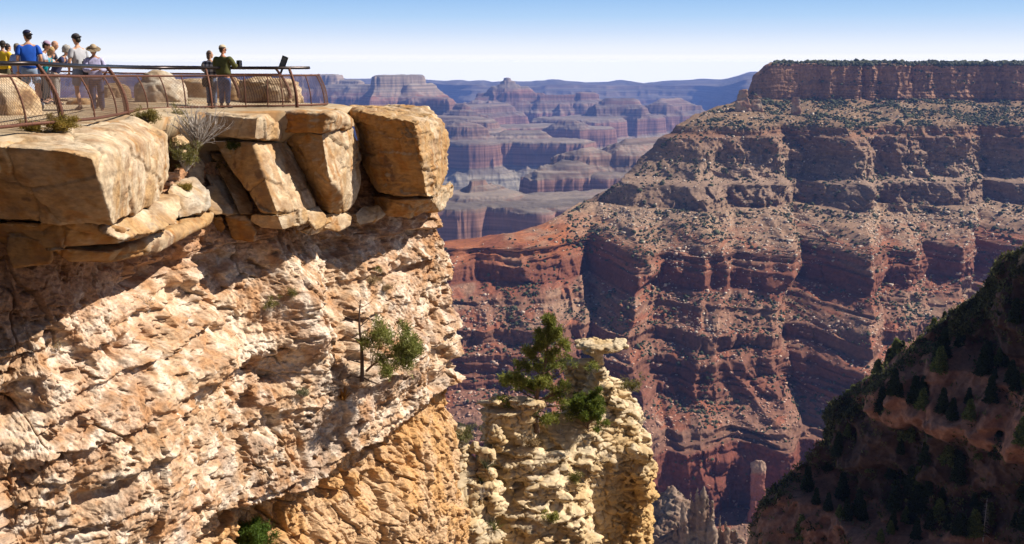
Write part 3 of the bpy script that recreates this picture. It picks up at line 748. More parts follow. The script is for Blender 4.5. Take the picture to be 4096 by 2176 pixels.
# ---- lower cliff: plan curve x level
def near_cliff():
    pxs = np.concatenate([np.linspace(-130, -12, 60), np.linspace(-11, 452, 800)])
    kx = [-130, -60, 0, 60, 115, 150, 170, 205, 230, 260, 290, 320, 345, 400, 440, 452]
    ky = [16.4, 17.3, 18.3, 19.0, 20.2, 21.2, 22.4, 24.5, 25.6, 26.4, 27.2, 28.4, 29.6, 32.2, 34.3, 34.9]
    Yp = np.interp(pxs, kx, ky)
    ker = np.hanning(61); ker /= ker.sum()
    Yp = np.convolve(np.pad(Yp, 30, mode='reflect', reflect_type='odd'), ker, 'valid')
    Xp = (pxs - 512) / F * (Yp * CT + 8 * ST)
    # turn the corner and run back
    th = np.linspace(0, 2.6, 90)
    t0 = math.atan2(Yp[-1] - Yp[-2], Xp[-1] - Xp[-2])
    cx = [Xp[-1]]; cy = [Yp[-1]]
    for i in range(1, 220):
        a = t0 + min(i / 70.0, 1) * 1.75
        st = .022 if i < 110 else .12
        cx.append(cx[-1] + math.cos(a) * st); cy.append(cy[-1] + math.sin(a) * st)
    X = np.concatenate([Xp, cx[1:]]); Y = np.concatenate([Yp, cy[1:]])
    tx = np.gradient(X); ty = np.gradient(Y); l = np.hypot(tx, ty)
    Nx, Ny = ty / l, -tx / l
    z = np.interp(np.linspace(0, 1, 860), [0, .08, .9, 1], [-2.6, -3.6, -17.6, -24])
    nz = len(z)
    P = np.zeros((len(X), nz, 3)); P[..., 0] = X[:, None]; P[..., 1] = Y[:, None]; P[..., 2] = z[None]
    N = np.zeros_like(P); N[..., 0] = Nx[:, None]; N[..., 1] = Ny[:, None]
    pxx = 512 + F * P[..., 0] / (P[..., 1] * CT - P[..., 2] * ST)
    zz = P[..., 2] + .28 * fbm(P / 2.6, 2, 4)
    lip = -11.35 - .55 * sm(330, 460, pxx) + .5 * fbm(np.stack([P[..., 0] / 3, P[..., 1] / 3, 0 * zz], -1), 2, 6) + .25 * np.sin(pxx / 60)
    zr = zz - lip
    O = np.interp(zz, [-20, -13.5, -11, -9.5, -7.5, -6.2, -5.2, -4.2, -2.6], [1.6, .6, .55, .6, .35, -.2, -.75, -1.1, -1.4])
    O = O - .95 * sm(.06, -.06, zr) * sm(-3.2, -.6, zr) * sm(120, 200, pxx)
    # rib below the middle block
    O += .75 * np.exp(-((pxx - 293 + (P[..., 2] + 6) * 5) / 16) ** 2) * sm(-9.4, -7.5, P[..., 2])
    O += .55 * np.exp(-((pxx - 205) / 26) ** 2) * sm(-8.5, -6.5, P[..., 2])
    # recessed shady alcove between rib and corner
    O -= .55 * np.exp(-((pxx - 352) / 42) ** 2) * sm(-9.2, -7.0, P[..., 2])
    O += .5 * np.exp(-((pxx - 395) / 30) ** 2) * np.exp(-((P[..., 2] + 9.4) / 1.0) ** 2)
    O -= .5 * np.exp(-((pxx - 140) / 14) ** 2 - ((P[..., 2] + 6.15) / .55) ** 2) * (1 + .3 * np.sin(P[..., 2] * 9))
    O -= .45 * np.exp(-((pxx - 185 - (P[..., 2] + 4.9) * 30) / 34) ** 2 - ((zz + 4.75) / .22) ** 2)
    O -= .55 * np.exp(-((pxx - 15) / 22) ** 2 - ((zz + 6.75) / .22) ** 2)
    O -= .4 * np.exp(-((pxx - 265) / 60) ** 2 - ((zz + 8.3) / .35) ** 2)
    O = O - sm(390, 452, pxx) * (np.maximum(O, 0) * .9 + .12) + sm(400, 452, pxx) * .25 * sm(-12, -17, P[..., 2])
    big = fbm(P / 2.3, 3, 31) * (.46 - .26 * sm(380, 440, pxx)) - .35 * sm(.25, .5, fbm(P / np.array([1.7, 1.7, 1.1]) + 3, 3, 35))
    # bedding, nodules and pits
    Wz = P + .16 * fbm(P / .8, 3, 5)[..., None]
    wz = P[..., 2] + .32 * fbm(P / np.array([2.2, 2.2, 1.1]), 3, 41) + .05 * fbm(P / .35, 2, 42)
    patch = sm(-.15, .25, fbm(P / 1.9, 3, 43))
    t1 = wz / .95; f1_ = t1 - np.floor(t1); t2 = wz / .27 + 3; f2_ = t2 - np.floor(t2)
    saw1 = np.where(f1_ > .10, (1 - f1_) / .9, f1_ / .10); saw2 = np.where(f2_ > .16, (1 - f2_) / .84, f2_ / .16)
    h1 = vnoise(np.stack([P[..., 0] / 1.6, P[..., 1] / 1.6, np.floor(t1) * 3.7], -1), 44); h2 = vnoise(np.stack([P[..., 0] / .7, P[..., 1] / .7, np.floor(t2) * 3.7], -1), 45)
    led = (saw1 - .5) * (.05 + .34 * sm(.45, .8, h1)) + (h1 - .5) * .16
    led2 = ((saw2 - .5) * (.02 + .10 * sm(.4, .8, h2)) + (h2 - .5) * .07) * (.35 + .65 * patch)
    d1, d2, c1 = worley(Wz * np.array([4.4, 4.4, 5.4]), 3)
    e1, e2, c2 = worley(Wz * np.array([10, 10, 12]), 13)
    j1, j2, jc = worley((P + .3 * fbm(P / .9, 2, 15)[..., None]) * np.array([.62, .62, .36]), 17)
    knob = ((.5 - d1) * .10 + (c1 - .5) * .05) * (.3 + .9 * patch) + (.45 - e1) * .07 + (c2 - .5) * .03
    fine = (jc - .5) * .22 - .17 * sm(.05, 0, j2 - j1) * sm(-.1, .2, fbm(P / 1.5, 2, 16)) + fbm(P * 9, 3, 51) * .06 + fbm(P / .55, 4, 52) * .11
    hole = -.20 * sm(.28, .42, fbm(P / .42 * np.array([1, 1, 2.2]), 4, 61)) - .05 * sm(.40, .15, e1) * (c2 > .82)
    up = sm(-.05, .1, zr)                       # rough upper bed, cleaner joints below the lip
    R = np.array([[.8, .1, .55], [0, 1, 0], [-.55, 0, .8]])
    Q = P @ R.T
    f1, f2, c3 = worley(Q * np.array([1.5, 1.5, .75]), 23, 1.0)
    g1, g2, c4 = worley(Q * np.array([3.6, 3.6, 2.2]), 29, 1.0)
    crk = .22 * sm(.10, .0, f2 - f1) * sm(430, 380, pxx) + .07 * sm(.09, 0, g2 - g1)
    plate = (c3 - .5) * .6 * sm(425, 385, pxx) + (c4 - .5) * .17 - crk * 1.1
    top_smooth = sm(-4.3, -3.6, P[..., 2])
    led2 = led2 * .85; knob = knob * .85
    O = O + big + up * (led + led2 + knob + hole) * (1 - .6 * top_smooth) + (1 - up) * (plate + led2 * .5 + led * .3) + fine
    O = O + .25 * sm(330, 450, pxx) * (np.sin(P[..., 2] * 1.1) * .6)
    tp = sm(-2.6, -3.2, P[..., 2])
    P = P + N * O[..., None]
    P[..., 2] += up * (d1 - .5) * .05 + (c1 - .5) * .04 * up
    n = grid_normals(P)
    if n[400, 400, 0] < 0: n = -n
    a = fbm(P / .9, 4, 71); b = fbm(P / .35, 4, 72)
    C = mix([.70, .56, .42], [.52, .375, .25], sm(-.3, .3, a))
    C = mix(C, [.60, .43, .33], .45 * sm(0, .3, fbm(P / 1.7, 3, 73)))
    C = mix(C, [.42, .27, .17], .6 * sm(.1, .35, fbm(P / np.array([1.6, 1.6, .8]) + 8, 4, 78)))
    C = mix(C, [.80, .72, .62], .8 * sm(.05, .35, b))
    C = mix(C, [.48, .26, .12], .65 * sm(.05, .4, -b) + 0 * a)
    # rusty bed right under the caprock, ochre stone under the lip
    C = mix(C, [.44, .25, .14], .8 * sm(-5.6, -4.4, P[..., 2] + .4 * a))
    C = mix(C, [.60, .42, .25], .85 * (1 - up))
    C = mix(C, [.60, .34, .12], .6 * (1 - up) * sm(-.1, .3, a))
    gry = sm(.15, .4, fbm(P / 1.1 + 5, 4, 75)) * sm(-7.5, -9.5, P[..., 2]) * up
    C = mix(C, [.36, .30, .26], .55 * gry)
    C = C * (1 - .35 * sm(.35, .55, fbm(P / .16, 3, 76)))[..., None] * np.array([.84, .77, .71])
    o = grid_obj('near_cliff', P, attr_mat('cliff_rock', 9, .38, bump=.9, bdist=.05, stretch=(1, 1, 1.6), detail=10), C)
    tag(o, kind='structure')
    return P, n, pxx
NCP, NCN, NCX = near_cliff()

# ---- flat viewing ledge
def ledge():
    Ys = np.linspace(17.2, 34.5, 200)
    xe = np.interp(Ys, [13, 17.5, 22.5, 25, 26.5, 27.4, 28.2, 30.5, 32, 33, 34.5], [-8.6, -8.75, -8.55, -8.6, -8.6, -7.6, -5.8, -5.1, -5.0, -5.6, -8])
    s = np.linspace(0, 1, 260)
    X = -30 + (xe[:, None] + 30) * s[None]
    Y = Ys[:, None] + 0 * X
    Z = -1.25 + .13 * sm(-8.5, -10.5, X) + .012 * fbm(np.stack([X / .5, Y / .5, 0 * X], -1), 3, 2)
    Z = Z - .06 * sm(.985, 1, s)[None]
    P = np.stack([X, Y, Z], -1)
    sk = P[:, -1:].copy(); sk[..., 2] -= .5; sk[..., 0] -= .25
    sk2 = sk.copy(); sk2[..., 2] -= .5; sk2[..., 0] -= .6
    P = np.concatenate([P, sk, sk2], 1)
    for q_ in (-1, -2): P[:, q_, :2] += (.35 * fbm(P[:, q_] / .5, 3, 7))[:, None] * [1, .6]
    bk = P[-1:].copy(); bk[..., 2] -= 2.5
    P = np.concatenate([P, bk], 0)
    a = fbm(P / .8, 4, 3)
    C = mix([.42, .33, .22], [.35, .25, .15], sm(-.3, .3, a))
    C = mix(C, [.36, .17, .05], .75 * sm(.15, .4, fbm(P / .6, 3, 6)) * sm(-.8, -.1, P[..., 0] - np.interp(P[..., 1], Ys, xe)))
    o = grid_obj('viewing_ledge', P, attr_mat('ledge_stone', 6, .2, bump=.4, bdist=.02), C)
    tag(o, kind='structure')
ledge()
# ---------------------------------------------------------------- rocky outcrop below the cliff, about 50 m out
def E(px, py, Y, rx, ry, rz, s=0): return (tuple(at(px, py, Y)), (rx, ry, rz), s)
rg = random.Random(42)
balls = []
hulls = []
# body
body = [
    w([(484, 446, 48.6), (512, 450, 48.0), (545, 455, 48.0), (584, 470, 48.2), (590, 520, 47.0), (590, 600, 45), (520, 600, 43.2), (484, 540, 45.5), (480, 470, 48.6), (540, 500, 46.2), (575, 540, 45.6), (560, 425, 52), (500, 420, 52), (600, 560, 53), (500, 600, 54)]),
    w([(540, 420, 50), (600, 400, 51), (640, 440, 51), (652, 460, 51.5), (645, 482, 51), (600, 470, 49), (570, 460, 48), (560, 520, 50), (640, 540, 52), (648, 620, 52), (540, 620, 52), (600, 400, 56), (650, 480, 56), (560, 480, 56)]),
    w([(575, 372, 53), (600, 372, 53), (622, 380, 53.5), (648, 420, 53), (600, 430, 51.5), (565, 410, 52), (560, 400, 53), (600, 420, 57)]),
    # squat block on the left with its rough cap
    w([(483, 412, 48.4), (508, 416, 47.2), (532, 412, 47.8), (536, 404, 48.4), (535, 438, 48.4), (520, 446, 47.8), (486, 442, 48.4), (482, 440, 49), (490, 404, 50.4), (530, 402, 50.4), (490, 440, 51), (530, 440, 51)]),
    # stack below the balanced rock
    w([(566, 365, 52.2), (590, 364, 52), (592, 380, 51.9), (586, 398, 51.5), (566, 398, 51.8), (570, 370, 53.5), (592, 395, 53.5)]),
    # ochre cliff under the right side
    w([(606, 470, 50.3), (640, 480, 51), (644, 500, 51), (645, 600, 51), (600, 600, 50), (590, 540, 49.3), (600, 490, 49.9), (600, 500, 55), (645, 600, 55)]),
    # base toward the gully
    w([(452, 448, 47), (478, 462, 46.4), (492, 520, 45), (500, 560, 43.5), (520, 640, 43), (430, 640, 42), (448, 500, 44), (455, 450, 54), (520, 600, 54)]),
]
hulls += body
# flat rough caps of the left block and the stack
for i in range(26):
    px = rg.uniform(486, 534); py = 403 + abs(px - 510) * .12 + rg.uniform(-5, 5)
    balls.append(E(px, py, rg.uniform(47.6, 50), rg.uniform(.3, .6), rg.uniform(.3, .6), rg.uniform(.1, .2), i))
for i in range(8):
    balls.append(E(rg.uniform(567, 590), 363 + rg.uniform(-3, 4), rg.uniform(51.8, 53), .5, .45, .16, 40 + i))
# ledges of the front
for i in range(70):
    px = rg.uniform(490, 580); t = rg.random(); py = 455 + t * 90 - (px - 540) * -.12 + (abs(px - 540) / 45) ** 2 * 6
    py = 455 + round(t * 7) * 12 + (px - 540) * .18 + rg.uniform(-2, 2)
    balls.append(E(px, py, 47.5 - t * 2.3 + abs(px - 545) * .016, rg.uniform(.6, 1.1), rg.uniform(.4, .7), rg.uniform(.24, .42), 60 + i))
# rounded blocks on top and down the right side
for i in range(60):
    t = rg.random(); px = 596 + t * 50 + rg.uniform(-12, 8); py = 375 + t * 75 + rg.uniform(-10, 16)
    balls.append(E(px, py, 51.5 + rg.uniform(-.8, 1.0), rg.uniform(.3, .65), rg.uniform(.3, .6), rg.uniform(.22, .42), 140 + i))
for i in range(46):
    px = rg.uniform(590, 655); py = 440 + rg.uniform(0, 40) + (px - 590) * .2
    balls.append(E(min(px, 651), py, 50.3 + rg.uniform(-.5, .5), rg.uniform(.35, .75), rg.uniform(.3, .6), rg.uniform(.3, .55), 220 + i))
for i in range(40):
    px = rg.uniform(500, 600); py = rg.uniform(425, 470)
    balls.append(E(px, py, np.interp(py, [425, 470], [50.6, 47.4]), rg.uniform(.3, .6), rg.uniform(.3, .5), rg.uniform(.15, .3), 300 + i))
for i in range(70):
    px = rg.uniform(603, 648); py = rg.uniform(478, 600)
    balls.append(E(px, py, 50.3 + rg.uniform(-.2, .3), rg.uniform(.25, .55), rg.uniform(.2, .35), rg.uniform(.25, .5), 360 + i))
# gully rubble
for i in range(95):
    px = rg.uniform(455, 497); py = rg.uniform(425, 590)
    balls.append(E(px, py, np.interp(py, [420, 590], [47.6, 43]) + rg.uniform(-.6, .5), rg.uniform(.25, .6), rg.uniform(.25, .5), rg.uniform(.2, .5), 460 + i))
def disp_out(V, N):
    W = V + .2 * fbm(V / 1.1, 2, 4)[:, None]
    z = V[:, 2] + .3 * fbm(V / np.array([2.5, 2.5, 1.5]), 3, 41)
    t = z / .62; f = t - np.floor(t); saw = np.where(f > .14, (1 - f) / .86, f / .14)
    h = vnoise(np.stack([V[:, 0] / 1.5, V[:, 1] / 1.5, np.floor(t) * 3.7], -1), 44)
    t2 = z / .21 + 2; f2 = t2 - np.floor(t2); saw2 = np.where(f2 > .2, (1 - f2) / .8, f2 / .2)
    h2 = vnoise(np.stack([V[:, 0] / .6, V[:, 1] / .6, np.floor(t2) * 3.7], -1), 45)
    d1, d2, c = worley(W * np.array([1.7, 1.7, 3.2]), 3)
    o = fbm(V / 1.3, 4, 5) * .16 + (saw - .5) * (.03 + .20 * sm(.4, .8, h)) + (h - .5) * .14 + (saw2 - .5) * .09 * sm(.35, .75, h2) - .20 * sm(.10, 0, d2 - d1) + (c - .5) * .20 + fbm(V * 3.5, 3, 8) * .05
    return V + N * (o * sm(-.9, -.2, -np.abs(N[:, 2]))[...] + 0 + o * .25)[:, None]
def col_out(V, N):
    a = fbm(V / 1.2, 4, 15)
    C = mix([.62, .48, .30], [.48, .34, .18], sm(-.3, .3, a))
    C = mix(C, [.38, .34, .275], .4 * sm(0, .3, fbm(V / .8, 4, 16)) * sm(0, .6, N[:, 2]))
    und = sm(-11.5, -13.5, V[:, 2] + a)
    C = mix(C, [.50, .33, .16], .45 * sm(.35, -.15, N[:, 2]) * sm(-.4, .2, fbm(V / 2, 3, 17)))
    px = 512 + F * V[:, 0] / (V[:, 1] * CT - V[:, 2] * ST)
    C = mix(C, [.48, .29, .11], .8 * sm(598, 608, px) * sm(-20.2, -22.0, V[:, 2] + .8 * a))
    return C
M_OUT = attr_mat('outcrop_rock', 3, .25, bump=.6, bdist=.06, detail=10)
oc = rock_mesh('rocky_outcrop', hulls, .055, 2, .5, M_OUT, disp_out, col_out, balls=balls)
tag(oc, kind='structure')
# balanced rock: narrow neck under a wide ragged cap
bl = [E(600, 345, 52, 1.45, 1.0, .17, 9), E(599, 349, 52, 1.0, .8, .2, 10), E(597, 356, 52, .22, .22, .5, 1), E(598, 362, 52, .3, .3, .4, 2), E(596, 351.5, 52, .55, .5, .3, 3)]
for i in range(26):
    a_ = rg.uniform(0, 6.28); r_ = rg.uniform(.1, 1.35)
    c_ = at(599, 346, 52) + np.array([math.cos(a_) * r_, math.sin(a_) * r_ * .8, rg.uniform(-.12, .12) + .06 * r_])
    bl.append((tuple(c_), (rg.uniform(.3, .5), rg.uniform(.3, .45), rg.uniform(.12, .2)), 500 + i))
def disp_cap(V, N):
    d1, d2, c = worley(V * np.array([3, 3, 6]), 3)
    return V + N * ((c - .5) * .10 - .06 * sm(.15, 0, d2 - d1) + fbm(V * 3, 3, 3) * .08)[:, None]
br = rock_mesh('balanced_rock', [], .05, 3, .5, M_OUT, disp_cap, col_out, balls=bl)
tag(br, 'mushroom shaped rock with a wide ragged cap balanced on a thin neck', 'rock')
# ---------------------------------------------------------------- shaded ridge on the right
RC = [(1500, -300, 190), (1330, -60, 215), (1180, 110, 235), (1080, 190, 250), (1046, 222, 258), (1024, 246, 262), (1002, 262, 268), (996, 278, 272), (986, 292, 276), (975, 303, 279), (950, 316, 284), (925, 335, 287), (903, 352, 289), (884, 372, 290), (862, 385, 292), (838, 402, 295),
      (830, 418, 296), (829, 440, 297), (812, 455, 298), (796, 470, 299), (781, 487, 300), (776, 500, 300), (771, 516, 300), (765, 545, 300), (757, 600, 300), (740, 720, 300)]
def ridge():
    c = at(np.array([r[0] for r in RC]), np.array([r[1] for r in RC]), np.array([r[2] for r in RC]))
    L = np.concatenate([[0], np.cumsum(np.linalg.norm(np.diff(c, axis=0), axis=1))])
    nu = 760
    tt = np.interp(np.linspace(0, 1, nu), [0, .12, 1], [0, np.interp(L[3], L, np.linspace(0, 1, len(L))), 1])
    s = np.interp(tt, np.linspace(0, 1, len(L)), L)
    C0 = np.stack([np.interp(s, L, c[:, k]) for k in range(3)], -1)
    C0[:, 2] = np.minimum(C0[:, 2], 2.0)
    nv = 460
    # profile: back side (lit, falls away to the right/back) then the shaded front
    u = np.concatenate([np.linspace(-1, 0, 60)[:-1], np.linspace(0, 1, nv - 59) ** 1.15])
    P = np.zeros((nu, nv, 3))
    back = np.array([60, 150, -95.]); front = np.array([22, -150, -150.])
    for k in range(3):
        P[..., k] = C0[:, None, k] + np.where(u < 0, -u * back[k], u * front[k])[None]
    # carve bands: push out along the horizontal normal depending on level
    nrm = np.array([-.80, -.60, 0]); 
    z = P[..., 2]
    zz = z + 5 * fbm(P / 40, 3, 3)
    bands = np.interp(zz, [-260, -216, -215, -160, -154, -131, -128.5, -104, -97, -82, -79.5, -55, -50, -40, -20, 40], [9, 4, -4, 6, 10, 6.5, -7.5, -1, 8, 6.5, -4, 3, 6, 3, 6, 0])
    cl = sm(-131.5, -130, zz) * 0
    for a_, b_ in ((-217, -213), (-132, -127), (-83, -78), (-51, -20), (-157, -130), (-100, -80)):
        cl = np.maximum(cl, sm(a_ - 2, a_ + 1, zz) * sm(b_ + 2, b_ - 1, zz))
    fr = sm(-.02, .05, u)[None]
    gul = ridged(np.stack([P[..., 0] / 30 + P[..., 1] / 30, P[..., 1] * 0, z / 120], -1), 3, 5) - .6
    o = bands * fr + gul * 14 * fr + (ridged(P / 26, 4, 8) - .6) * 17 + fbm(P / 9, 4, 28) * 5 + fbm(P / 3.5, 4, 9) * 2.6 + cl * 3 * fbm(np.stack([P[..., 0] / 4, P[..., 1] / 4, z / 30], -1), 3, 12)
    P = P + nrm * o[..., None] * np.clip(np.abs(u) * 9 + .9, 0, 1)[None, :, None]
    P[..., 2] += fbm(P / 5, 3, 15) * 1.2
    n = grid_normals(P)
    if n[400, 300, 2] < 0: n = -n
    a = fbm(P / 12, 4, 22)
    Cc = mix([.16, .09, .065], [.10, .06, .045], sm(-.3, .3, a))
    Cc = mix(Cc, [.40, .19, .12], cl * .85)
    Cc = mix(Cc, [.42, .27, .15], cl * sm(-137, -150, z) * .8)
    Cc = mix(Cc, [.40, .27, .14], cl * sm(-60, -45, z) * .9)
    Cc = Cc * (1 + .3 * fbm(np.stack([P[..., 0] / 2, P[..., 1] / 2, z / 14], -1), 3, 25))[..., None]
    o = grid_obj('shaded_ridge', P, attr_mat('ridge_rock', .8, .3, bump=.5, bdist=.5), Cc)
    tag(o, kind='structure')
    return P, n, cl, u
RP, RN, RCL, RU = ridge()

# ---------------------------------------------------------------- pale spires rising in the gorge, lower centre right
def spires():
    rg = random.Random(9); Yb = 720
    hs = []; bl = []
    def cone(px, py, pb, wd, Y, sk=0):
        t = at(px, py, Y); b = at(px + sk, pb, Y); r = wd / F * Y * 1.02
        pts = [t + np.array([rg.uniform(-.25, .25) * r, rg.uniform(-.25, .25) * r, 0]) for _ in range(3)]
        pts += [b * .35 + t * .65 + np.array([math.cos(q) * r * .6, math.sin(q) * r * .6, rg.uniform(-2, 2)]) for q in np.linspace(0, 5.5, 6)]
        pts += [b + np.array([math.cos(q) * r, math.sin(q) * r, 0]) for q in np.linspace(0, 5.5, 6)]
        hs.append(pts)
    for q in [(766 - 0, 0, 0, 0, 0)][:0]: pass
    for px, py, pb, wd in [(697, 487, 535, 5), (704, 486, 540, 5), (691, 490, 540, 4.5), (708, 492, 545, 4), (712, 500, 560, 7), (702, 495, 570, 10), (692, 512, 560, 6), (688, 526, 570, 7),
                           (720, 514, 570, 6), (726, 520, 580, 8), (675, 518, 560, 4), (683, 500, 560, 6), (676, 540, 590, 8), (735, 530, 590, 9), (748, 538, 600, 7), (758, 530, 590, 4), (765, 541, 600, 6)]:
        cone(px, py, pb, wd, Yb + rg.uniform(-6, 6))
    # slope running up to a point behind on the left
    hs.append([at(671, 485, 800), at(690, 498, 790), at(650, 502, 800), at(640, 520, 790), at(640, 620, 700), at(720, 620, 690), at(700, 540, 745), at(690, 620, 860), at(640, 620, 860)])
    hs.append([at(700, 540, 730), at(760, 560, 720), at(800, 620, 690), at(640, 660, 640), at(660, 575, 700), at(680, 560, 720), at(700, 640, 800), at(800, 640, 800)])
    for i in range(26):
        px = rg.uniform(650, 770); py = rg.uniform(535, 575)
        bl.append((tuple(at(px, py, 725 - (py - 535) * .6)), (rg.uniform(4, 9), rg.uniform(4, 7), rg.uniform(4, 9)), i))
    def dp(V, N):
        W = V + 2 * fbm(V / 12, 2, 2)[:, None]
        d1, d2, c = worley(W / np.array([6, 6, 12.]), 3)
        return V + N * (fbm(V / 9, 4, 4) * 3.2 + (c - .5) * 2.2 - 1.3 * sm(.15, 0, d2 - d1) + fbm(V / 1.6, 3, 5) * .9)[:, None]
    def cp(V, N):
        a = fbm(V / 12, 4, 5)
        C = mix([.29, .205, .15], [.21, .13, .09], sm(-.3, .3, a))
        return mix(C, [.22, .17, .12], .5 * sm(.1, .4, fbm(V / 5, 3, 6)))
    o = rock_mesh('rock_spires', hs, 1.0, 2, .5, attr_mat('spire_rock', .4, .3, bump=.4, bdist=.4), dp, cp, balls=bl)
    tag(o, kind='structure')
spires()
# tall free standing red pillar in front of the lowest cliff
def pillar():
    Y = 1445
    def q(px, py, dy=0): return at(px, py, Y + dy)
    h = [[q(749, 462, -8), q(757, 460, -12), q(765, 462, -4), q(764, 475, -10), q(751, 475, -12), q(757, 464, 14), q(766, 480, 6)],
         [q(749.5, 472, -10), q(765, 472, -8), q(766, 520, -10), q(750, 520, -14), q(757, 472, 12), q(757, 520, 14)],
         [q(750, 505, -12), q(766, 505, -10), q(768, 560, -14), q(744, 545, -16), q(742, 500 + 30, -6), q(757, 505, 16), q(757, 560, 20)]]
    def dp(V, N): 
        return V + N * (fbm(V / 9, 4, 4) * 5 + fbm(np.stack([V[:, 0] / 3, V[:, 1] / 3, V[:, 2] / 25], -1), 3, 6) * 1.4)[:, None]
    def cp(V, N):
        z = V[:, 2]; top = sm(zof(474, Y), zof(468, Y), z + 5 * fbm(V / 8, 3, 1))
        return mix(np.array([.30, .115, .08]) * np.ones_like(V), [.29, .19, .135], top)
    o = rock_mesh('rock_pillar', h, 1.3, 3, .5, bpy.data.materials['spire_rock'], dp, cp)
    tag(o, 'tall free standing red stone pillar with a pale knobby cap', 'rock pillar')
pillar()

def rim_stack():
    Y = 2600
    def q(px, py, dy=0): return at(px, py, Y + dy)
    h = [[q(733, 112, -20), q(752, 112, -20), q(749, 98, -14), q(737, 99, -14), q(742, 112, 30)], [q(736, 101, -14), q(749, 101, -14), q(747, 88, -8), q(739, 90, -8), q(743, 100, 22)],
         [q(750, 110, -18), q(764, 112, -18), q(760, 96, -8), q(753, 94, -8), q(757, 110, 25)], [q(790, 118, -40), q(802, 118, -40), q(800, 97, -36), q(792, 97, -36), q(796, 116, -10)]]
    def dp(V, N): return V + N * (fbm(V / 12, 4, 4) * 5 + (vnoise(np.stack([V[:, 0] / 60, V[:, 1] / 60, V[:, 2] / 6], -1), 3) - .5) * 5)[:, None]
    def cp(V, N): return mix(np.array([.26, .145, .095]) * np.ones_like(V), [.33, .24, .17], sm(-.1, .3, fbm(V / 14, 3, 1)))
    o = rock_mesh('rim_pinnacles', h, 2.0, 1, .5, bpy.data.materials['spire_rock'], dp, cp); tag(o, kind='structure')
rim_stack()
# ---------------------------------------------------------------- plants
def tubes(polys, sides=5):
    """polys: list of (points, radii) -> verts, quads"""
    V = []; Fc = []; base = 0
    for pts, rad in polys:
        pts = np.asarray(pts, float); n = len(pts)
        d = np.gradient(pts, axis=0); d /= np.linalg.norm(d, axis=1, keepdims=True) + 1e-9
        ref = np.array([0.3, 0.2, 1.0]) if abs(d[0, 2]) < .8 else np.array([1.0, .2, 0])
        a = np.cross(d, ref); a /= np.linalg.norm(a, axis=1, keepdims=True) + 1e-9
        b = np.cross(d, a)
        th = np.linspace(0, 2 * math.pi, sides, endpoint=False)
        r = np.asarray(rad, float)[:, None, None] if np.ndim(rad) else np.full((n, 1, 1), rad)
        ring = pts[:, None] + r * (a[:, None] * np.cos(th)[None, :, None] + b[:, None] * np.sin(th)[None, :, None])
        V.append(ring.reshape(-1, 3))
        for i in range(n - 1):
            for j in range(sides):
                k = (j + 1) % sides
                Fc.append((base + i * sides + j, base + i * sides + k, base + (i + 1) * sides + k, base + (i + 1) * sides + j))
        base += n * sides
    return np.concatenate(V), np.array(Fc)

def tube_obj(name, polys, mat, parent=None, sides=5):
    V, Fc = tubes(polys, sides)
    return np_mesh(name, V, Fc, mat, parent)

def leaves(name, centers, n, length, width, mat, parent, seed, up=.3, spread=1.0, cols=None, crad=0.0):
    rng = np.random.default_rng(seed)
    c = np.repeat(np.asarray(centers, float), n, 0); N = len(c)
    if crad: c = c + rng.normal(0, 1, (N, 3)) * crad
    d = rng.normal(0, 1, (N, 3)) * spread; d[:, 2] += up; d /= np.linalg.norm(d, axis=1, keepdims=True)
    s = rng.normal(0, 1, (N, 3)); s = np.cross(d, s); s /= np.linalg.norm(s, axis=1, keepdims=True)
    L = length * rng.uniform(.6, 1.3, (N, 1)); W_ = width * rng.uniform(.7, 1.3, (N, 1))
    V = np.stack([c - s * W_ * .5, c + s * W_ * .5, c + d * L + s * W_ * .35, c + d * L - s * W_ * .35], 1)
    Fc = np.arange(N * 4).reshape(-1, 4)
    if cols is None: cols = [(.06, .09, .02), (.12, .15, .03)]
    cc = mix(np.array(cols[0]), np.array(cols[1]), np.repeat(rng.uniform(0, 1, len(centers)), n))
    cc = np.repeat(cc * rng.uniform(.75, 1.3, (N, 1)), 4, 0)
    return np_mesh(name, V.reshape(-1, 3), Fc, mat, parent, cc, smooth=False)

M_LEAF = attr_mat('needle_leaf', 4, .15, rough=.6, bump=0, spec=.2)
lnt = M_LEAF.node_tree; lb = lnt.nodes['Principled BSDF']
lt_ = lnt.nodes.new('ShaderNodeBsdfTranslucent'); lm_ = lnt.nodes.new('ShaderNodeMixShader'); lm_.inputs[0].default_value = .35
lnt.links.new(lb.inputs['Base Color'].links[0].from_socket, lt_.inputs['Color']); lnt.links.new(lb.outputs[0], lm_.inputs[1]); lnt.links.new(lt_.outputs[0], lm_.inputs[2])
lnt.links.new(lm_.outputs[0], lnt.nodes['Material Output'].inputs['Surface'])
M_BARK = plain('bark', (.16, .10, .07), .9, var=.35, scale=12, bump=.4)
M_BARKG = plain('dead_wood', (.42, .37, .33), .9, var=.3, scale=14, bump=.3)
M_BARKD = plain('snag_wood', (.10, .065, .05), .9, var=.3, scale=14, bump=.3)

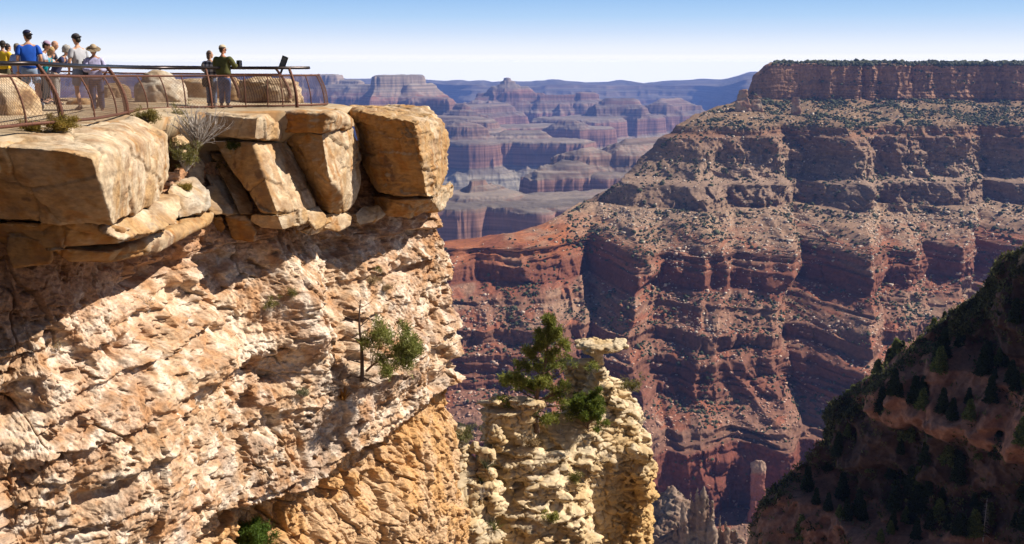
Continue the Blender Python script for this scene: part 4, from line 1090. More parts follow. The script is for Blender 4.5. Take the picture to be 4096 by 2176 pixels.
def grow(rg, base, d, length, r, depth, out, tips, bend=.3, n=5, kids=(2, 4), ratio=.62, gravity=0.0):
    pts = [np.array(base, float)]; d = np.array(d, float); d /= np.linalg.norm(d)
    dirs = [d]
    for i in range(n):
        d = d + np.array([rg.uniform(-1, 1), rg.uniform(-1, 1), rg.uniform(-1, 1) + gravity]) * bend / n * 2
        d /= np.linalg.norm(d); pts.append(pts[-1] + d * length / n); dirs.append(d)
    rr = np.linspace(r, r * .45, n + 1)
    out.append((pts, rr))
    if depth == 0:
        tips += [pts[-1], pts[-2]]; return
    for k in range(rg.randint(*kids)):
        i = rg.randint(max(1, n // 3), n)
        dd = dirs[i] + np.array([rg.uniform(-1, 1), rg.uniform(-1, 1), rg.uniform(-.6, 1)]) * .9
        grow(rg, pts[i], dd, length * ratio * rg.uniform(.7, 1.15), rr[i] * .6, depth - 1, out, tips, bend, n, kids, ratio, gravity)
    tips.append(pts[-1])

def near_tree(name, label, base, trunk, limbs, cols, seed, blade=.12, nb=34, tufts=1.0, cat='tree', bark=None, crad=.06, group=None, bw=.022, r0=None):
    """trunk: points (relative, metres); limbs: (height fraction, azimuth deg, rise, length)"""
    rg = random.Random(seed)
    e = empty(name, base); tag(e, label, cat, group)
    tr = catmull(np.array(trunk, float), 14)
    H = tr[-1, 2]; r0 = r0 or H * .03
    polys = [(tr, np.linspace(r0, r0 * .18, 14))]
    tips = []
    for hf, azd, rise, ln in limbs:
        i = hf * 13; p = tr[int(i)]
        d = (math.cos(math.radians(azd)), math.sin(math.radians(azd)), rise)
        grow(rg, p, d, ln, r0 * (1 - hf * .75) * .45, 2, polys, tips, .35, 5, (2, 4), .55, .12)
    tube_obj('trunk', polys, bark or M_BARK, e, 6)
    if tufts > 0:
        T = [t for t in tips if rg.random() < tufts]
        leaves('crown', T, nb, blade, bw, M_LEAF, e, seed, up=.5, cols=cols, crad=crad)
    return e

NEAR = [o for o in COL.objects if o.type == 'MESH' and not o.name.startswith(('haze', 'canyon', 'distant', 'ground', 'desert', 'talus', 'shaded', 'rock_spires', 'rock_pillar'))]
from mathutils.bvhtree import BVHTree
def hit(px, py, objs=None, default=None):
    d = at(px, py, 100.0); d = Vector(d).normalized()
    best = None
    for o in (objs or NEAR):
        ok, loc, nr, _ = o.ray_cast(Vector((0, 0, 0)), d)
        if ok and (best is None or loc.length < best[0].length): best = (loc.copy(), nr.copy())
    if best is None: return (Vector(at(px, py, default or 30)), Vector((0, 0, 1)))
    return best
OUTC = [oc]; CLF = [o for o in COL.objects if o.name == 'near_cliff']

# big pinyon on the outcrop
pb = Vector(hit(537, 432, OUTC, 49)[0]); pb.y = min(pb.y, 49.5)
top = at(549, 322, pb.y) - np.array(pb)
k_ = top[2] / 5.4
limbs = [(.18, 10, .1, 1.3), (.22, 170, .1, 1.5), (.25, -60, .0, 1.2), (.30, 195, .25, 1.6), (.33, 20, .1, 1.9), (.36, 100, .3, 1.2), (.42, -10, .35, 2.0), (.46, 170, .3, 1.5), (.5, 60, .4, 1.0), (.52, 200, .5, 1.2),
         (.56, 5, .35, 2.3), (.6, -80, .4, 1.0), (.64, 25, .5, 1.5), (.66, 160, .6, 1.1), (.72, 30, .6, 1.1), (.76, 190, .7, .9), (.8, 0, .8, .9), (.84, 120, .9, .7), (.86, -40, .9, .7), (.9, 180, 1, .6), (.92, 10, 1, .6), (.96, 80, 2, .5), (.98, 0, 3, .4)]
near_tree('pinyon_pine', 'tall open crowned pine rising from the pale outcrop', pb,
          [(0, 0, 0), (-.1, 0, top[2] * .18), (.06, .05, top[2] * .4), (.45, 0, top[2] * .68), tuple(top)], [(a, b, c, d * k_ * .82) for a, b, c, d in limbs],
          [(.12, .145, .025), (.27, .27, .055)], 3, blade=.17, nb=36, bw=.035, crad=.1)
jb = Vector(hit(588, 430, OUTC, 49)[0])
near_tree('juniper', 'dense dark green juniper bush beside the tall pine', jb, [(0, 0, -.1), (0, 0, .3), (.05, 0, .8), (0, 0, 1.5)],
          [(q / 22, q * 137.5, 1.1 - .2 * (q % 3), 1.25 - q * .03) for q in range(3, 22)], [(.075, .11, .018), (.17, .205, .03)], 5, blade=.14, nb=34, bw=.03, r0=.07)
# thin pine and dead snag leaning off the cliff
sb = Vector(hit(359, 374, CLF, 31)[0]) + Vector((.1, -.1, 0))
hs_ = abs(float(at(358, 300, sb.y)[2] - sb.z))
near_tree('dead_snag', 'bare dark dead trunk standing on the cliff face beside the small pine', sb, [(0, 0, -.2), (.02, 0, .6 * hs_ / 2), (-.03, 0, hs_ * .7), (.03, 0, hs_)],
          [(.5, 170, .5, .45), (.62, 20, .5, .5), (.75, 190, .4, .5), (.85, 0, .6, .45), (.93, 160, .6, .3), (.3, 190, .2, .4), (.15, 170, -.3, .6), (.12, 10, -.6, .5)], None, 8, tufts=0, cat='dead tree', bark=M_BARKD, r0=.075)
sb2 = sb + Vector((.15, -.1, .15))
near_tree('small_pine', 'small light green pine leaning out from the sunlit cliff face', sb2, [(0, 0, 0), (.25, -.1, .25), (.6, -.25, .45), (1.0, -.3, .6)],
          [(.25, 80, 1.6, .65), (.35, -20, .1, .75), (.4, 60, 2.5, .8), (.5, 10, 1.2, .7), (.55, -60, -.1, .6), (.62, 0, .4, .75), (.7, 30, .7, .7), (.78, -10, .2, .65), (.85, 10, .5, .55), (.95, 0, .1, .5), (.3, 100, 1.2, .7), (.9, -10, -.5, .45)],
          [(.13, .15, .03), (.27, .28, .08)], 9, blade=.13, nb=26, bw=.02, r0=.04, crad=.08)
lb_ = Vector(hit(250, 543, CLF, 22)[0]) + Vector((.25, -.35, -.5))
near_tree('young_pine', 'young bright green pine poking up at the bottom edge of the picture', lb_, [(0, 0, -.3), (.0, 0, .3), (.0, 0, .7), (-.04, 0, 1.0)],
          [(q / 20, q * 137.5, .8, .55 - q * .015) for q in range(2, 20)], [(.06, .11, .012), (.12, .18, .03)], 12, blade=.09, nb=30, bw=.014, r0=.03)

def shrub(name, label, base, w_, h_, seed, cols, cat='shrub', stems=14, leafn=30, blade=.03, bw=.012, bark=None, leafy=True, depth=1, group=None, r=.006, up=1.0, crad=.03):
    rg = random.Random(seed)
    e = empty(name, base); tag(e, label, cat, group)
    polys = []; tips = []
    for i in range(stems):
        a = rg.uniform(0, 6.28); sp = rg.uniform(.1, 1)
        d = np.array([math.cos(a) * sp * w_, math.sin(a) * sp * w_ * .8, h_ * up * rg.uniform(.6, 1.1)])
        grow(rg, (0, 0, -.03), d, np.linalg.norm(d) * .75, r, depth, polys, tips, .45, 4, (2, 3), .55, .1)
    tube_obj('stems', polys, bark or M_BARKG, e, 4)
    if leafy: leaves('foliage', tips, leafn, blade, bw, M_LEAF, e, seed, up=.6, cols=cols, crad=crad)
    return e
YEL = [(.20, .15, .03), (.34, .24, .05)]; OLV = [(.12, .12, .03), (.24, .21, .06)]; GRN = [(.05, .08, .015), (.10, .13, .03)]; DRY = [(.30, .20, .10), (.40, .30, .16)]
def HS(px, py, objs=None, d=None): return Vector(hit(px, py, objs, d)[0])
shrub('rabbitbrush', 'small yellow bush on the ledge in front of the left fence, the lower of two', HS(32, 131), .20, .17, 1, YEL, leafn=40)
shrub('rabbitbrush', 'wider yellow bush on the ledge beneath the main left fence post', HS(60, 132), .34, .30, 2, YEL, stems=22, leafn=40)
shrub('rabbitbrush', 'olive bush growing at the foot of the fence above the shaded gully', HS(148, 121), .40, .22, 3, [(.14, .12, .03), (.26, .20, .05)], stems=22)
gb = Vector(at(197, 147, 26.0))
shrub('dead_bush', 'big gray leafless bush of twisted twigs rising in front of the fence', gb, 1.0, 1.15, 4, None, leafy=False, stems=38, depth=3, r=.024, cat='dead bush')
shrub('green_bush', 'dark green bush growing within the gray twigs by the fence', Vector(at(181, 136, 26.6)), .22, .8, 5, [(.09, .10, .02), (.20, .17, .04)], stems=12, leafn=26)
shrub('yellow_bush', 'loose yellow green bush hanging in the gully beside the huge left block', Vector(at(186, 171, 25.0)), .55, .62, 6, OLV, stems=26, leafn=22, blade=.035)
shrub('green_bush', 'low dark green bush in the shadow of the leaning ribs', Vector(at(214, 172, 27.4)), .35, .35, 7, [(.07, .07, .02), (.12, .10, .02)], stems=16)
shrub('green_bush', 'tiny bright green sprig growing on a leaning rib', HS(234, 150), .3, .22, 8, GRN, stems=10)
shrub('tuft', 'small yellow tuft on the gray rounded boulder', HS(187, 190), .2, .16, 9, YEL, stems=14)
for k, (px, py, w_, h_, c_, lb) in enumerate([(375, 274, .25, .25, OLV, 'small green sprig at the top of the sunlit patch under the detached block'), (384, 290, .35, .22, DRY, 'dry straw colored tuft near the cliff corner, right of the sprig'),
        (370, 283, .3, .2, DRY, 'dry tuft left of the straw colored one under the detached block'), (290, 296, .3, .22, OLV, 'olive tuft at the base of the sunlit rib'), (268, 308, .35, .25, OLV, 'wider dry olive shrub left below the sunlit rib'),
        (302, 396, .3, .25, [(.12, .13, .06), (.22, .22, .12)], 'grayish green shrub on the lower sunlit bulge'), (55, 350, .3, .25, DRY, 'dark thin leafless shrub at the edge of the big shadow'), (147, 312, .2, .45, DRY, 'thin crooked twig shrub on the left cliff face')]):
    shrub('cliff_shrub', lb, HS(px, py, CLF, 28) + Vector((.05, -.03, 0)), w_, h_, 20 + k, c_, stems=12, leafn=14 if k < 6 else 3, group=None)
# outcrop shrubs
OS = [(632, 392, .9, .6, OLV, 1, 'light green bush on the right shoulder of the outcrop'), (641, 424, .8, .6, DRY, 0, 'gray leafless bush on the right edge of the outcrop'), (575, 482, .35, .4, OLV, 1, 'small yellow green bush below the juniper'),
      (605, 462, .8, .7, DRY, 0, 'gray dead shrub in the middle of the outcrop below the juniper'), (560, 434, .6, .4, DRY, 0, 'gray twiggy shrub at the foot of the tall pine'), (602, 388, .7, .4, DRY, 0, 'dry gray shrub beside the balanced rock stack'),
      (551, 523, .6, .5, [(.16, .18, .03), (.30, .28, .06)], 1, 'bright yellow green bush low on the outcrop front'), (466, 445, .7, .9, [(.10, .11, .03), (.22, .2, .07)], 1, 'green bush at the top of the boulder gully'), (481, 500, .6, .9, DRY, 0, 'bleached dead shrub halfway down the boulder gully'),
      (533, 447, .5, .3, DRY, 1, 'straw colored tuft on the flat ledge of the outcrop')]
for k, (px, py, w_, h_, c_, lf, lb) in enumerate(OS):
    shrub('outcrop_shrub', lb, HS(px, py, OUTC, 48), w_, h_, 40 + k, c_, stems=16, leafn=14, leafy=bool(lf), depth=2 if not lf else 1, blade=.07, bw=.025, r=.012, crad=.06, bark=M_BARKG)
def agave(label, base, r, seed, cols):
    e = empty('yucca', base); tag(e, label, 'yucca')
    rng = np.random.default_rng(seed); V = []; Fc = []; cc = []
    for i in range(46):
        a = rng.uniform(0, 6.28); el = rng.uniform(.1, 1.35); L = r * rng.uniform(.8, 1.15)
        d = np.array([math.cos(a) * math.cos(el), math.sin(a) * math.cos(el), math.sin(el)]); s = np.array([-math.sin(a), math.cos(a), 0]) * .022
        b = len(V); V += [-s, s, d * L * .6 + s * .8, d * L * .6 - s * .8, d * L, d * L + s * .1]
        Fc += [(b, b + 1, b + 2, b + 3), (b + 3, b + 2, b + 5, b + 4)]
        c = np.array(cols[0]) * rng.uniform(.6, 1.3); cc += [c] * 6
    np_mesh('leaves', np.array(V), np.array(Fc), M_LEAF, e, np.array(cc), smooth=False)
agave('orange dry yucca on the cliff bulge below the small pine', HS(341, 399, CLF, 29) + Vector((.1, -.1, 0)), .42, 1, [(.36, .17, .04)])
agave('dark yucca in the upper part of the boulder gully', HS(486, 468, OUTC, 48), .6, 2, [(.10, .10, .05)])
agave('green yucca in the middle of the boulder gully', HS(481, 484, OUTC, 47), .6, 3, [(.12, .13, .04)])
agave('largest green yucca near the bottom of the boulder gully', HS(494, 530, OUTC, 46), .7, 4, [(.13, .14, .04)])

# ---- conifers and brush of the shaded ridge
def conifer_meshes(seed, H, R, cols, dead=False, fat=1.0):
    rg = random.Random(seed); polys = [([(0, 0, -1.0), (rg.uniform(-.1, .1), 0, H * .5), (0, 0, H)], [H * .022, H * .014, .02])]; C = []
    nl = 26
    for i in range(nl):
        t = .08 + .9 * i / nl; rr = R * (1 - t) ** .8 * rg.uniform(.65, 1.15) + .1
        for k in range(6):
            a = rg.uniform(0, 6.28); e_ = (math.cos(a) * rr, math.sin(a) * rr, H * t - rr * (.12 if not dead else .3))
            polys.append(([(0, 0, H * t), (e_[0] * .5, e_[1] * .5, H * t + .05), e_], [.03, .02, .01]))
            for q in (.45, .75, 1.0): C.append((e_[0] * q, e_[1] * q, H * t + (e_[2] - H * t) * q))
    me = tubes(polys, 4)
    return me, C
CT_ = []
for k, (H, R, cols) in enumerate([(8, 2.0, [(.035, .05, .018), (.07, .085, .03)]), (7, 2.4, [(.11, .14, .035), (.26, .27, .07)]), (5, 2.4, [(.16, .18, .05), (.34, .33, .09)])]):
    e = empty('conifer', (0, 0, 0)); (V, Fc), C = conifer_meshes(60 + k, H, R, cols)
    t = np_mesh('trunk', V, Fc, M_BARK, e)
    l = leaves('crown', C, 9, .55, .20, M_LEAF, e, 70 + k, up=.15, cols=cols, crad=.14)
    CT_.append([e, t, l, False])
e = empty('dead_conifer', (0, 0, 0)); (V, Fc), C = conifer_meshes(99, 12, 2.2, None, dead=True)
tk = np_mesh('trunk', V, Fc, plain('silver_wood', (.55, .48, .42), .8, var=.2), e)
RO = [o for o in COL.objects if o.name == 'shaded_ridge']
def ridge_pt(px, py): return HS(px, py, RO, 280)
e.location = ridge_pt(983, 540); e.scale = (.95, .95, 1.0); tag(e, 'bare silvery dead conifer standing in the dark lower right corner', 'dead tree')
def crest_pt(px, py):
    y = 200.0
    while y < 543:
        ok, loc, nr, _ = RO[0].ray_cast(Vector((0, 0, 0)), Vector(at(px, y, 100.0)).normalized())
        if ok: break
        y += 1.5
    p = loc + Vector((rg.uniform(4, 9), rg.uniform(4, 9), 0))
    ok, l2, nr, _ = RO[0].ray_cast(Vector((p.x, p.y, 150)), Vector((0, 0, -1)))
    return (l2 if ok else p) + Vector((0, 0, -.4))
def put_conifer(k, loc, s, rz, label, group):
    e, t, l, used = CT_[k]
    if used:
        e2 = e.copy(); COL.objects.link(e2)
        for c in (t, l):
            c2 = c.copy(); COL.objects.link(c2); c2.parent = e2
        e = e2
    CT_[k][3] = True
    e.location = loc; e.scale = (s, s, s); e.rotation_euler = (0, 0, rz); tag(e, label, 'tree', group)
    return e
rg = random.Random(77)
put_conifer(0, crest_pt(974, 314), .95, 0, 'pointed conifer alone on the ridge crest beside the tan cliff', None)
put_conifer(0, crest_pt(938, 338), .7, 1, 'dark conifer on the ridge crest left of the pointed one', None)
put_conifer(1, crest_pt(927, 347), .75, 2, 'bushy sunlit conifer on the ridge crest, third from the tan cliff', None)
for px, py, k, s in [(884, 384, 1, .7), (872, 392, 2, .8), (861, 398, 1, .6), (852, 407, 2, .8), (893, 374, 0, .6), (902, 366, 2, .7), (866, 412, 1, .9), (880, 402, 1, 1.0), (890, 396, 0, .9), (872, 424, 0, .9), (846, 420, 2, .8), (838, 436, 2, .6),
                     (832, 450, 2, .6), (842, 440, 1, .6), (913, 360, 2, .6), (820, 462, 2, .5), (805, 475, 2, .5), (790, 488, 2, .5)]:
    put_conifer(k, crest_pt(px, py), s * 1.15, rg.uniform(0, 6), 'green conifer crowded on the left crest of the shaded ridge', 'conifers crowded on the left crest of the shaded ridge')
spots = 0
while spots < 85:
    px = rg.uniform(800, 1024); py = rg.uniform(300, 544)
    if py < np.interp(px, [800, 832, 880, 950, 1024], [470, 425, 385, 330, 300]) + 18: continue
    if rg.random() > .35 + .65 * sm(380, 470, py) * sm(820, 930, px): continue
    d = at(px, py, 100.0); ok, loc, nr, _ = RO[0].ray_cast(Vector((0, 0, 0)), Vector(d).normalized())
    if not ok or nr.z < .25: continue
    put_conifer(rg.choice([0, 0, 0, 1]), loc, rg.uniform(.5, 1.1), rg.uniform(0, 6), 'dark conifer growing in the shade of the right ridge', 'dark conifers in the shade of the right ridge')
    spots += 1
def ridge_brush():
    rng = np.random.default_rng(5)
    sl = np.abs(RN[..., 2]); w = sm(.25, .5, sl) * (1 - .8 * RCL) * (RU[None] > -.2); w[:60] = 0
    dn = fbm(RP / 12, 3, 3); w = w * (.2 + sm(-.2, .2, dn)) * (1 + 9 * (np.abs(RU[None]) < .035))
    N = 9500; idx = rng.choice(w.size, N, replace=False, p=(w / w.sum()).ravel())
    pts = RP.reshape(-1, 3)[idx]; 
    cols = [(.04, .045, .02), (.20, .19, .07)]
    o = leaves('ridge_brush', pts + [0, 0, .3], 11, .75, .38, M_LEAF, None, 4, up=.9, cols=cols, crad=.45)
    tag(o, 'dark low brush covering the shaded ridge', 'brush', kind='stuff')
ridge_brush()
# ---------------------------------------------------------------- fences of the viewing ledge
M_RUST = plain('rusty_steel', (.13, .055, .035), .65, metal=.35, var=.4, scale=25, bump=.15)
M_PIPE = plain('dark_handrail', (.05, .04, .038), .32, metal=.8, var=.2, scale=20)
M_WIRE = plain('wire_mesh', (.15, .085, .055), .5, metal=.4, var=.2, scale=10)
M_BLACK = plain('black_plastic', (.02, .02, .022), .4, var=.2)
def flat_post(pts, inward, w_, t_):
    """bar of width w_ along inward plane swept up pts"""
    pts = np.array(pts, float); iw = np.array(inward); tg = np.array([-iw[1], iw[0], 0])
    d = np.gradient(pts, axis=0); d /= np.linalg.norm(d, axis=1, keepdims=True)
    nrm = np.cross(d, tg); V = []
    wv = np.linspace(1, .55, len(pts))[:, None] if True else 1
    ring = [pts + nrm * w_ * wv / 2 + tg * t_ / 2, pts + nrm * w_ * wv / 2 - tg * t_ / 2, pts - nrm * w_ * wv / 2 - tg * t_ / 2, pts - nrm * w_ * wv / 2 + tg * t_ / 2]
    V = np.stack(ring, 1).reshape(-1, 3); Fc = []
    for i in range(len(pts) - 1):
        for j in range(4):
            k = (j + 1) % 4; Fc.append((i * 4 + j, i * 4 + k, (i + 1) * 4 + k, (i + 1) * 4 + j))
    Fc += [(3, 2, 1, 0), tuple(len(V) - 4 + q for q in range(4))]
    return V, np.array(Fc)
def belly(h, H=1.12):
    """inward offset of the curved posts with height"""
    t = np.clip(h / H, 0, 1.1)
    return .40 * t ** 2.2 - .02 * t
class Run:
    def __init__(s, pts, n=240):
        s.p = catmull(np.array(pts, float), n)
        # equal spacing
        L = np.concatenate([[0], np.cumsum(np.linalg.norm(np.diff(s.p[:, :2], axis=0), axis=1))]); s.L = L[-1]
        t = np.linspace(0, s.L, n); s.p = np.stack([np.interp(t, L, s.p[:, k]) for k in range(3)], -1); s.t = t
        tg = np.gradient(s.p, axis=0); tg[:, 2] = 0; tg /= np.linalg.norm(tg, axis=1, keepdims=True)
        s.inw = np.stack([-tg[:, 1], tg[:, 0], 0 * tg[:, 0]], -1)
    def at(s, d, h=0.0, side=1, bel=belly):
        p = np.stack([np.interp(d, s.t, s.p[:, k]) for k in range(3)], -1); iw = np.stack([np.interp(d, s.t, s.inw[:, k]) for k in range(3)], -1)
        off = bel(np.asarray(h, float))
        return p + iw * np.asarray(off)[..., None] * side + np.stack([0 * off, 0 * off, np.asarray(h, float) + 0 * off], -1)
    def near(s, px):
        q = 512 + F * s.p[:, 0] / (s.p[:, 1] * CT - s.p[:, 2] * ST)
        return q
def chain_link(run, d0, d1, h0, h1, parent, cell=.085, r=.0033, side=1):
    polys = []; Hh = h1 - h0; n = int((d1 - d0 + Hh) / cell)
    for sgn in (1, -1):
        for i in range(n):
            s0 = d0 - Hh + i * cell if sgn == 1 else d0 + i * cell
            hh = np.linspace(h0, h1, 7); dd = s0 + sgn * (hh - h0)
            m = (dd >= d0 - 1e-3) & (dd <= d1 + 1e-3)
            if m.sum() < 2: continue
            P = run.at(dd[m], hh[m], side)
            polys.append((P, r))
    return tube_obj('wire_mesh', polys, M_WIRE, parent, 3)
GZ = lambda px: -1.13 if px < 60 else -1.13 - .12 * min(1, (px - 60) / 110)
base_px = [(-70, 135.5), (0, 129.6), (27.7, 126.4), (59, 124), (96, 120.2), (119, 115.9), (140, 111.4), (167, 109.3), (210, 108.2), (245, 107.5), (282, 107.2), (318, 106)]
bp = [onp(px, py, GZ(px) + .02) for px, py in base_px]
FA = Run(bp + [bp[-1] + np.array([.12, .8, 0]), bp[-1] + np.array([-.02, 1.7, 0])], 400)
fA = empty('lookout_fence', tuple(bp[0])); 
_off = -np.array(bp[0])
def P_(pl): return [(np.asarray(p) + _off, r) for p, r in pl]
_tube = tube_obj
def ftube(name, polys, mat, parent, sides=6): return _tube(name, P_(polys) if parent is fA else polys, mat, parent, sides)
tag(fA, 'rusty chain link fence with a dark handrail along the near edge of the ledge', 'fence')
d = np.linspace(0, FA.L, 300)
qpx = 512 + F * FA.p[:, 0] / (FA.p[:, 1] * CT - FA.p[:, 2] * ST)
mono = np.argmax(qpx)
def dA(px): return float(np.interp(px, qpx[:mono], FA.t[:mono]))
ftube('bottom_rail', [(FA.at(d, 0 * d + .04), .032)], M_RUST, fA)
ftube('middle_rail', [(FA.at(d, 0 * d + .90), .028)], M_RUST, fA)
de = np.linspace(0, FA.L - 1.55, 260)
ftube('handrail', [(FA.at(de, 0 * de + 1.12), .044)], M_PIPE, fA, 8)
for px, wd in [(62, .10), (127, .13), (212, .05), (297, .10)]:
    hh = np.linspace(-.06, 1.11, 12); V, Fc = flat_post(FA.at(np.full(12, dA(px)), hh), FA.inw[int(np.argmin(abs(FA.t - dA(px))))], wd, .06)
    np_mesh('post', V + _off, Fc, M_RUST, fA, smooth=False)
for px in (26.5, 95, 117, 148, 168, 186, 246, 268, 283):
    hh = np.linspace(0, .93, 10); ftube('stanchion', [(FA.at(np.full(10, dA(px)), hh), .02)], M_RUST, fA)
for dd in (FA.L - 2.0, FA.L - 1.3, FA.L - .6, FA.L):
    hh = np.linspace(0, .93, 10); ftube('stanchion', [(FA.at(np.full(10, dd), hh), .018)], M_RUST, fA)
for px in (127, 212, 300):
    q = FA.at(np.array([dA(px)]), np.array([-.03]))[0]
    ftube('foot_plate', [([q + [-.14, 0, -.02], q + [.14, 0, -.02]], .035)], M_RUST, fA, 4)
ch = chain_link(FA, 0.0, FA.L, .04, .90, None); ch.data.transform(Matrix.Translation(Vector(_off))); ch.parent = fA
# sign plate at the end of the handrail
sg = FA.at(np.array([dA(292)]), np.array([1.12]))[0]
e = empty('sign_panel', tuple(sg + [-.05, .15, 0])); tag(e, 'small tilted black information sign at the right end of the handrail', 'sign')
bm = bmesh.new(); bmesh.ops.create_cube(bm, size=1.0); bmesh.ops.scale(bm, vec=(.18, .03, .34), verts=bm.verts); bmesh.ops.bevel(bm, geom=bm.edges, offset=.006, segments=1)
bmesh.ops.rotate(bm, matrix=Matrix.Rotation(math.radians(22), 3, 'Y'), verts=bm.verts); bmesh.ops.translate(bm, vec=(.0, 0, .17), verts=bm.verts)
me = bpy.data.meshes.new('plate'); bm.to_mesh(me); bm.free(); o = bpy.data.objects.new('plate', me); COL.objects.link(o); me.materials.append(M_BLACK); o.parent = e
tube_obj('bracket', [([(-.1, 0, -.16), (-.02, 0, .05)], .03)], M_BLACK, e, 4)
bm = bmesh.new(); bmesh.ops.create_cube(bm, size=1.0); bmesh.ops.scale(bm, vec=(.12, .004, .26), verts=bm.verts)
bmesh.ops.rotate(bm, matrix=Matrix.Rotation(math.radians(22), 3, 'Y'), verts=bm.verts); bmesh.ops.translate(bm, vec=(.0, -.018, .17), verts=bm.verts)
me = bpy.data.meshes.new('face'); bm.to_mesh(me); bm.free(); o = bpy.data.objects.new('face', me); COL.objects.link(o); me.materials.append(plain('sign_face', (.10, .11, .11), .5, var=.5, scale=22)); o.parent = e

# far side fence behind the people
fp = [onp(-30, 101, -1.13), onp(30, 101, -1.13), onp(58, 101.5, -1.13), onp(80, 102.2, -1.16), onp(110, 101.8, -1.2), onp(150, 101.6, -1.22), onp(195, 101.6, -1.23), onp(236, 102.2, -1.25)]
FB = Run(fp, 200); fB = empty('back_fence', tuple(fp[0])); _ob = -np.array(fp[0])
tag(fB, 'rusty chain link fence along the far side of the ledge behind the visitors', 'fence')
def PB(pl): return [(np.asarray(p) + _ob, r) for p, r in pl]
d = np.linspace(0, FB.L, 160)
_tube('bottom_rail', PB([(FB.at(d, 0 * d + .05, -1), .024)]), M_RUST, fB, 6)
_tube('middle_rail', PB([(FB.at(d, 0 * d + .92, -1), .028)]), M_RUST, fB, 6)
_tube('handrail', PB([(FB.at(d, 0 * d + 1.14, -1), .034)]), M_PIPE, fB, 8)
for dd in np.arange(.6, FB.L, 2.1):
    hh = np.linspace(0, 1.13, 10); V, Fc = flat_post(FB.at(np.full(10, dd), hh, -1), FB.inw[int(np.argmin(abs(FB.t - dd)))], .09, .05); np_mesh('post', V + _ob, Fc, M_RUST, fB, smooth=False)
ch = chain_link(FB, 0, FB.L, .05, .92, None,  side=-1); ch.data.transform(Matrix.Translation(Vector(_ob))); ch.parent = fB
# barrel shaped grille of curved bars at the end
g0 = onp(240, 103.2, -1.25); g1 = onp(291, 103.4, -1.25)
gr = empty('bar_grille', tuple(g0)); tag(gr, 'rusty grille of closely set curved bars in front of the pale layered rock', 'railing')
lean = np.array([-.36, .25, 0])
def gbar(t, hh):
    b = (g1 - g0) * t; tt = hh / .92
    return b + lean * (tt ** 2.1)[:, None] + np.stack([0 * hh, 0 * hh, hh], -1)
hh = np.linspace(0, .92, 10)
for i in range(19):
    _tube('bar', [(gbar((i + 1) / 20, hh), .011)], M_RUST, gr, 5)
for t_ in (0, 1): 
    V, Fc = flat_post(gbar(t_, np.linspace(-.05, 1.1, 12)), (1, 0, 0), .13, .05); np_mesh('end_plate', V, Fc, M_RUST, gr, smooth=False)
tt = np.linspace(0, 1, 20)
_tube('top_bar', [(np.array([gbar(q, np.array([.92]))[0] for q in tt]), .03)], M_RUST, gr, 6)
_tube('lower_bar', [(np.array([gbar(q, np.array([.05]))[0] for q in tt]), .03)], M_RUST, gr, 6)
_tube('handrail', [(np.array([gbar(q, np.array([1.1]))[0] for q in tt]), .026)], M_PIPE, gr, 6)

# rocks on the ledge
def hullbox(px0, px1, y0, y1, Y, dp, z=-1.25, n=16, seed=0, taper=.75):
    rg = random.Random(seed); pts = []
    a = at(px0, y1, Y); b = at(px1, y1, Y); top = at((px0 + px1) / 2, y0, Y)[2]
    zb = min(a[2], z - .1)
    for hh in (0, .5, .85, 1):
        tp = (1, 1.0, .5 + .5 * taper, taper * .75)[(0, .5, .85, 1).index(hh)]
        for q in range(8):
            an = q / 8 * 6.283 + rg.uniform(-.3, .3)
            pts.append(np.array([a[0] + (b[0] - a[0]) * (.5 + .56 * math.cos(an) * tp * rg.uniform(.85, 1.05)), Y + dp * (.5 + .56 * math.sin(an) * tp), zb + (top - zb) * hh * (rg.uniform(.93, 1.0) if hh > .9 else 1)]))
    return pts
def ledge_rock(label, hulls, seed, **k):
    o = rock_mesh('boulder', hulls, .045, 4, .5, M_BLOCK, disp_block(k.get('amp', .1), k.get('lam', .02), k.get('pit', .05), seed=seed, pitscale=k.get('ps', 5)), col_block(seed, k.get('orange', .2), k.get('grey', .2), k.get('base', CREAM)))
    tag(o, label, 'boulder')
ledge_rock('pale rough boulder behind the fence at the left edge', [hullbox(-50, 22, 84, 116, 22.4, 1.6, seed=1, taper=.75), hullbox(-50, 10, 76, 104, 22.6, 1.4, seed=2)], 71, base=CREAM * 1.25, orange=.1)
ledge_rock('pitted gray conglomerate boulder behind the middle of the fence', [hullbox(126, 178, 80, 104, 30.6, 1.4, seed=3, taper=.7), hullbox(135, 170, 70.5, 96, 30.8, 1.2, seed=4, taper=.45)], 72, amp=.14, pit=.11, ps=3, grey=.5, base=GREY * 1.25)
ledge_rock('long low boulder behind the couple, brown in front', [hullbox(174, 242, 78, 102, 34.6, 1.5, seed=5, taper=.93)], 73, orange=.4)
ledge_rock('layered cream boulder behind the curved bar grille', [hullbox(238, 297, 77, 103, 33.4, 1.2, seed=6, taper=.9), hullbox(240, 296, 78, 100, 33.4, 1.2, seed=16, taper=.95)], 74, lam=.05, orange=.15, base=CREAM * 1.15)
ledge_rock('low orange stained rock between the back fence and the walkers', [hullbox(60, 88, 97, 102, 28.6, .6, seed=7, z=-1.2)], 75, orange=1.0, grey=0)
ledge_rock('tan boulder beyond the back fence beside the woman in the hat', [hullbox(94, 124, 83, 102, 34.6, 1.2, seed=8, taper=.6)], 76)
